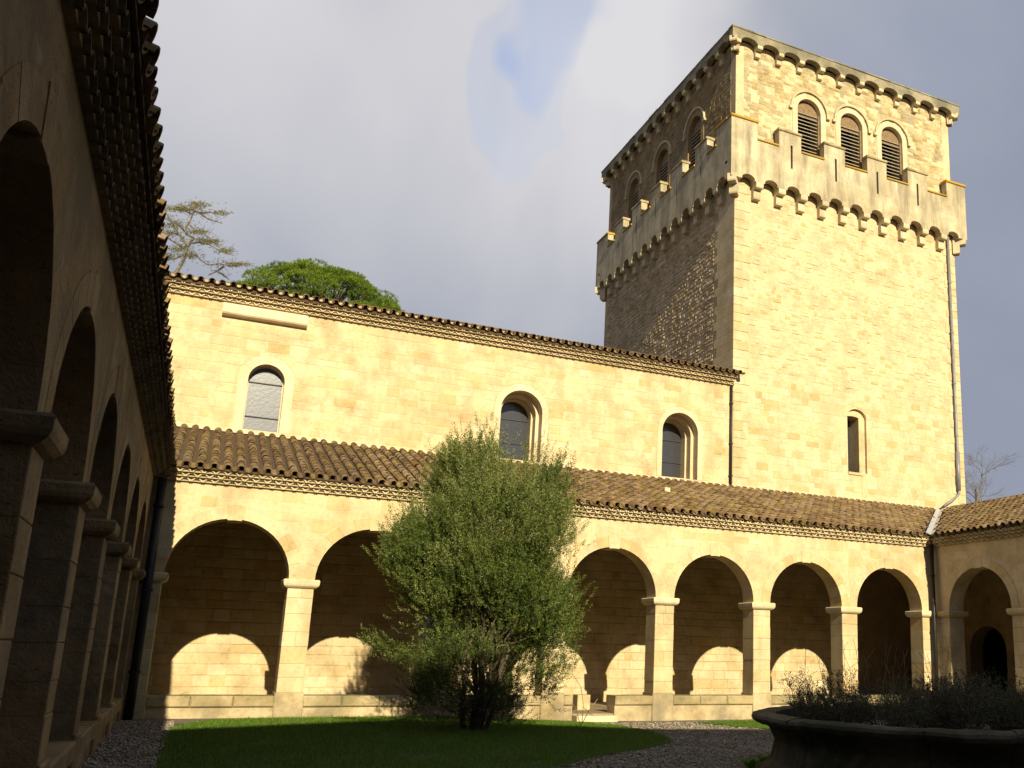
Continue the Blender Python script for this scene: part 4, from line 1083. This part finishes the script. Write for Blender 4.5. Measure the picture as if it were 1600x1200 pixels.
for i in range(16):
    a = rnd.uniform(0, 6.28); r0 = rnd.uniform(.03, .22); z1 = rnd.uniform(2.6, 5.0); c, w = crown_profile(z1); rr = w*rnd.uniform(.2, .75)
    p0 = (SX+r0*math.cos(a), SY+r0*math.sin(a), SG-.05); p1 = (SX+c+rr*math.cos(a), SY+rr*math.sin(a), SG+z1)
    path = branch_path(p0, p1, rnd, 8, .22, 0); rad = rnd.uniform(.022, .05)
    tube(mb, path, [rad*(1-.8*k/8) for k in range(9)], 6)
    for k in range(2, 8):
        if rnd.random() < .85:
            b0 = path[k]; a2 = a+rnd.uniform(-1.2, 1.2); l = rnd.uniform(.4, .95)
            tube(mb, branch_path(b0, b0+Vector((math.cos(a2)*l, math.sin(a2)*l, rnd.uniform(.1, .8))), rnd, 4, .3), [rad*.4*(1-.2*j) for j in range(5)], 5)
mb.build('stem', M_bark, shr)
mb = MB()
for i in range(120):  # bare twigs low on the shrub
    a = rnd.uniform(0, 6.28); b0 = Vector((SX+rnd.uniform(-.3, .3), SY+rnd.uniform(-.3, .3), SG+rnd.uniform(.1, .8))); l = rnd.uniform(.5, 1.35)
    tube(mb, branch_path(b0, b0+Vector((math.cos(a)*l, math.sin(a)*l, rnd.uniform(-.15, .8))), rnd, 4, .35), [.008, .007, .005, .004, .002], 4, cap=False)
mb.build('twig', M_bark, shr, kind='stuff')
# arching bare stem right of the shrub
ds = thing('dry_shoot', (7.55, 19.2, gz(7.55, 19.2)), 'bare arching dry shoot standing right of the evergreen shrub', 'plant')
mb = MB(); g = gz(7.5, 19.2)
for (pts) in ([(7.15, 19.2, g+1.05), (7.35, 19.2, g+1.12), (7.55, 19.2, g+.85), (7.62, 19.2, g+.5), (7.6, 19.2, g)], [(7.6, 19.2, g), (7.5, 19.25, g+.35), (7.4, 19.2, g+.5)], [(7.62, 19.2, g+.45), (7.8, 19.2, g+.3), (7.85, 19.2, g+.28)], [(7.6, 19.2, g+.1), (7.72, 19.1, g+.4), (7.9, 19.1, g+.62)]):
    tube(mb, pts, .007, 5)
mb.build('stem', M_stalk, ds)

# ------------------------------------------------------------------ dry shrubs in the basin
rs = np.random.RandomState(31); rnd = random.Random(31)
O, Dr, Ln, Tn = [], [], [], []; mb = MB()
clumps = []
for i in range(44):
    a = rnd.uniform(0, 6.28); r = (BR-.5)*math.sqrt(rnd.random()); x, y = BX+r*math.cos(a), BY+r*math.sin(a)
    clumps.append((x, y, rnd.uniform(.40, .85), rnd.uniform(.4, .8)))
for x, y, hgt, wd in clumps:
    g = g0+.62
    for k in range(30):
        a = rnd.uniform(0, 6.28); l = rnd.uniform(.5, 1)*hgt; sp_ = rnd.uniform(.1, 1)*wd*.8
        p1 = Vector((x+math.cos(a)*sp_, y+math.sin(a)*sp_, g+l)); path = branch_path((x, y, g), p1, rnd, 4, .35)
        tube(mb, path, [.008, .007, .005, .004, .002], 4, cap=False)
        for j in (2, 3, 4):
            for _ in range(4):
                
                if rs.uniform() < .45: continue
                O.append(path[j][:]); Dr.append(np.array((math.cos(a)*.5, math.sin(a)*.5, .7))+rs.normal(0, .45, 3)); Ln.append(rs.uniform(.08, .2)); Tn.append(rs.uniform(0, 1))
O, Dr, Ln, Tn = map(np.array, (O, Dr, Ln, Tn))
q, fc = sprigs(O, Dr, Ln, 9, .038, .006, rs)
o = np_obj('dry_shrubbery', q, fc, np.repeat(Tn, 9), M_dry, kind='stuff'); tag(o, 'dark tangled dry shrubs filling the round stone basin', 'shrubs')
tw2 = mb.build('twig', M_bark, o, kind='stuff')
st = thing('dry_stalks', (9.6, 9.2, g0+.62), 'thin tall dry stalks rising above the shrubs in the basin', 'plant')
mb = MB()
for i in range(26):
    x, y = 9.3+rnd.uniform(-.7, 1.6), 11.6+rnd.uniform(-.8, .8); g = g0+.62; hh = rnd.uniform(.7, 1.45); lx = rnd.uniform(-.35, .35)
    path = branch_path((x, y, g), (x+lx, y+rnd.uniform(-.2, .2), g+hh), rnd, 6, .12, 0); tube(mb, path, [.006*(1-.1*k) for k in range(7)], 5)
    for j in (3, 4, 5):
        if rnd.random() < .6: tube(mb, branch_path(path[j], path[j]+Vector((rnd.uniform(-.25, .25), 0, rnd.uniform(.05, .25))), rnd, 3, .2), .003, 4)
mb.build('stalk', M_stalk, st)
# leafy weeds and rocks at the basin's foot
for i, (x, y, s, lab) in enumerate(((8.15, 12.95, .26, 'broad-leaved weed at the foot of the basin by the path'), (7.35, 12.0, .34, 'largest leafy weed in the gravel in front of the basin'))):
    wd_ = thing('weed_plant', (x, y, gz(x, y)), lab, 'plant', 'weeds by the basin'); g = gz(x, y)
    for k in range(9):
        a = k*2.4+i; l = s*rnd.uniform(.7, 1.1); w = l*.28; el = rnd.uniform(.5, 1.1)
        d_ = Vector((math.cos(a)*math.cos(el), math.sin(a)*math.cos(el), math.sin(el))); sd = Vector((-math.sin(a), math.cos(a), 0)); b = Vector((x, y, g))
        up_ = sd.cross(d_)
        mb = MB(); pts = [b, b+d_*l*.35+sd*w*.5, b+d_*l*.7+sd*w*.45-Vector((0, 0, .02)), b+d_*l-Vector((0, 0, .06)), b+d_*l*.7-sd*w*.45-Vector((0, 0, .02)), b+d_*l*.35-sd*w*.5, b+d_*l*.5-up_*.012]
        mb.add(pts, [(0, 1, 6), (1, 2, 6), (2, 3, 6), (3, 4, 6), (4, 5, 6), (5, 0, 6)], rnd.random()); mb.build('leaf', M_grass, wd_)
def rock(x, y, s, lab):
    mb = MB(); K1, K2 = 7, 10; vs = []; g = gz(x, y)
    for i in range(K1+1):
        for j in range(K2):
            th, ph = math.pi*i/K1, 2*math.pi*j/K2; d_ = Vector((math.sin(th)*math.cos(ph), math.sin(th)*math.sin(ph), math.cos(th)*.6))
            r = s*(1+.35*noise.noise(d_*1.7+Vector((x, y, 0)))); vs.append((x+d_.x*r, y+d_.y*r, g+.1*s+d_.z*r))
    mb.add(vs, [(i*K2+j, i*K2+(j+1) % K2, (i+1)*K2+(j+1) % K2, (i+1)*K2+j) for i in range(K1) for j in range(K2)], .6)
    o = mb.build('rock', M_basin); tag(o, lab, 'rock', 'rocks at the basin foot')
for a in ((8.0, 12.4, .17, 'rounded rock half sunk in gravel at the basin foot nearest the path'), (8.35, 13.2, .13, 'small rock tucked against the back of the basin foot'), (7.75, 11.6, .15, 'rock closest to the camera in front of the basin')): rock(*a)

# ------------------------------------------------------------------ trees behind the church
def at45(u, v, Y=45.0):
    d = pxdir(u, v); t = Y/d.y; return Vector((d.x*t, Y, CAMZ+d.z*t))
# rounded umbrella pine
pc = at45(492, 500); rnd = random.Random(41); rs = np.random.RandomState(41)
pine = thing('pine_tree', (pc.x, 45, 0), 'bright green rounded umbrella pine crown rising behind the nave roof', 'tree')
mb = MB(); tube(mb, branch_path((pc.x+.5, 45, 0), (pc.x, 45, 15.2), rnd, 8, .04), [.42, .4, .36, .34, .32, .3, .28, .25, .2], 10); mb.build('trunk', M_bark, pine)
mb = MB(); O, Dr, Ln, Tn = [], [], [], []
lob = []
for i in range(210):
    a = rnd.uniform(0, 6.28); el_ = math.asin(rnd.uniform(-.25, 1)); q_ = math.cos(el_); x = math.cos(a)*q_*3.75; y = math.sin(a)*q_*3.4; z = 15.7+2.6*math.sin(el_)+rnd.uniform(-.15, .15); lob.append((x, y, z))
for x, y, z in lob:
    p = Vector((pc.x+x, 45+y, z)); tube(mb, branch_path((pc.x, 45, 15), p, rnd, 4, .15), [.09, .06, .045, .03, .015], 5)
    s = rnd.uniform(.36, .66)
    tn = rnd.uniform(.2, .8)
    for _ in range(85):
        v = rs.normal(size=3); v /= np.linalg.norm(v); v[2] = abs(v[2])*.8-.15
        O.append((p.x+v[0]*s, p.y+v[1]*s, p.z+v[2]*s*.75)); Dr.append(v+np.array((0, 0, .7))); Ln.append(rs.uniform(.08, .16)); Tn.append(tn+rs.normal(0, .15)+v[2]*.2)
mb.build('limb', M_bark, pine)
O, Dr, Ln, Tn = map(np.array, (O, Dr, Ln, Tn)); q, fc = sprigs(O, Dr, Ln, 10, .10, .011, rs, .8)
np_obj('crown', q, fc, np.clip(np.repeat(Tn, 10), 0, 1), M_pine, pine)
# cedar with open tiers
rnd = random.Random(51); rs = np.random.RandomState(51)
cb = at45(272, 430)
ced = thing('cedar_tree', (cb.x-.3, 45, 0), 'sparse spreading cedar with open tiers against the grey sky', 'tree')
mbt = MB(); tube(mbt, [(cb.x-.5, 45, 0), (cb.x-.35, 45, 8), (cb.x-.1, 45, cb.z-2), at45(276, 425)], [.35, .28, .16, .11], 8); mbt.build('trunk', M_bark_pale, ced)
paths = [[(276, 425), (285, 409), (291, 396), (293, 385), (283, 372), (270, 350), (258, 330), (250, 318)],
         [(293, 385), (302, 372), (291, 365), (290, 355), (297, 345), (301, 335), (304, 322), (311, 314)],
         [(291, 396), (300, 401), (306, 398), (312, 405), (325, 414), (345, 412), (360, 417), (376, 415)],
         [(285, 385), (275, 380), (262, 372), (250, 360)], [(290, 362), (280, 352), (270, 346), (258, 342), (245, 340)],
         [(300, 380), (312, 378), (325, 381), (337, 388), (352, 395), (366, 399)],
         [(297, 352), (305, 360), (315, 364), (328, 372), (340, 385), (352, 392)],
         [(304, 330), (315, 333), (328, 331), (345, 336), (358, 334)], [(301, 335), (290, 330), (278, 328), (265, 325), (255, 327)],
         [(311, 332), (325, 342), (338, 346), (347, 349)], [(350, 416), (338, 424), (325, 430)], [(340, 424), (350, 430), (358, 437)],
         [(283, 400), (272, 405), (262, 400), (252, 402)], [(291, 385), (280, 390), (268, 388)], [(287, 372), (275, 365), (262, 362)]]
mb = MB(); O, Dr, Ln, Tn = [], [], [], []
for pi_, pl in enumerate(paths):
    yo = 0 if pi_ < 2 else rnd.uniform(-1.2, 1.2)
    P3 = []
    for i, (u, v) in enumerate(pl):
        t = i/(len(pl)-1); P3.append(at45(u, v, 45+yo*t))
    tube(mb, P3, [max(.018, (.085 if pi_ < 2 else .05)*(1-.85*i/(len(P3)-1))) for i in range(len(P3))], 5)
    for a_, b_ in zip(P3, P3[1:]):
        for _ in range(int(10*(b_-a_).length/.25)):
            p = a_.lerp(b_, rnd.random()); 
            if pi_ < 2 and rnd.random() < .55: continue
            O.append((p.x+rnd.gauss(0, .10), p.y+rnd.gauss(0, .35), p.z+abs(rnd.gauss(0, .05)))); Dr.append((rnd.gauss(0, .8), rnd.gauss(0, .8), .55)); Ln.append(rnd.uniform(.06, .16)); Tn.append(rnd.random())
for (u, v, ru, rv, n_) in ((310, 321, 22, 7, 170), (285, 327, 30, 6, 330), (345, 333, 15, 3, 70), (310, 363, 20, 5, 170), (325, 378, 25, 6, 280), (352, 393, 16, 5, 130), (370, 414, 25, 4, 240), (270, 352, 20, 8, 160), (262, 366, 18, 7, 120), (280, 390, 22, 6, 160), (296, 401, 18, 6, 150), (262, 402, 12, 8, 120)):
    for _ in range(n_):
        p = at45(u+rnd.gauss(0, ru*.45), v+rnd.gauss(0, rv*.4), 45+rnd.gauss(0, .5)); O.append(p[:]); Dr.append((rnd.gauss(0, .9), rnd.gauss(0, .9), .4)); Ln.append(rnd.uniform(.05, .15)); Tn.append(rnd.random())
mb.build('limb', M_bark_pale, ced)
q, fc = sprigs(np.array(O), np.array(Dr), np.array(Ln), 7, .055, .010, rs, .8); np_obj('crown', q, fc, np.clip(np.repeat(np.array(Tn), 7), 0, 1), M_cedar, ced)
# bare trees right of the tower
rnd = random.Random(61)
bt = at45(1530, 800, 60)
bare = thing('bare_tree', (bt.x, 60, 0), 'leafless pale tree showing beside the foot of the tower', 'tree')
mb = MB(); mbT = MB(); ZT = bt.z; tube(mbT, [(bt.x, 60, 0), (bt.x-.1, 60, ZT*.6), (bt.x-.2, 60, ZT+2)], [.3, .24, .14], 8); mbT.build('trunk', M_bark_pale, bare)
def grow(p, d, l, r, dep):
    e = p+d*l; tube(mb, branch_path(p, e, rnd, 3, .25), [r, r*.85, r*.7, r*.55], 4, cap=False)
    if dep == 0: return
    for _ in range(3 if dep > 1 else 4):
        nd = (d+Vector((rnd.gauss(0, .5), rnd.gauss(0, .5), rnd.gauss(.08, .35)))).normalized(); grow(e if rnd.random() < .6 else p.lerp(e, rnd.uniform(.5, 1)), nd, l*rnd.uniform(.6, .85), r*.6, dep-1)
for k in range(7): grow(Vector((bt.x-.15, 60, ZT-1.5+k*.5)), Vector((rnd.gauss(-.2, .6), rnd.gauss(0, .5), 1)).normalized(), rnd.uniform(1.2, 1.9), .05, 5)
mb.build('limb', M_bark_pale, bare)
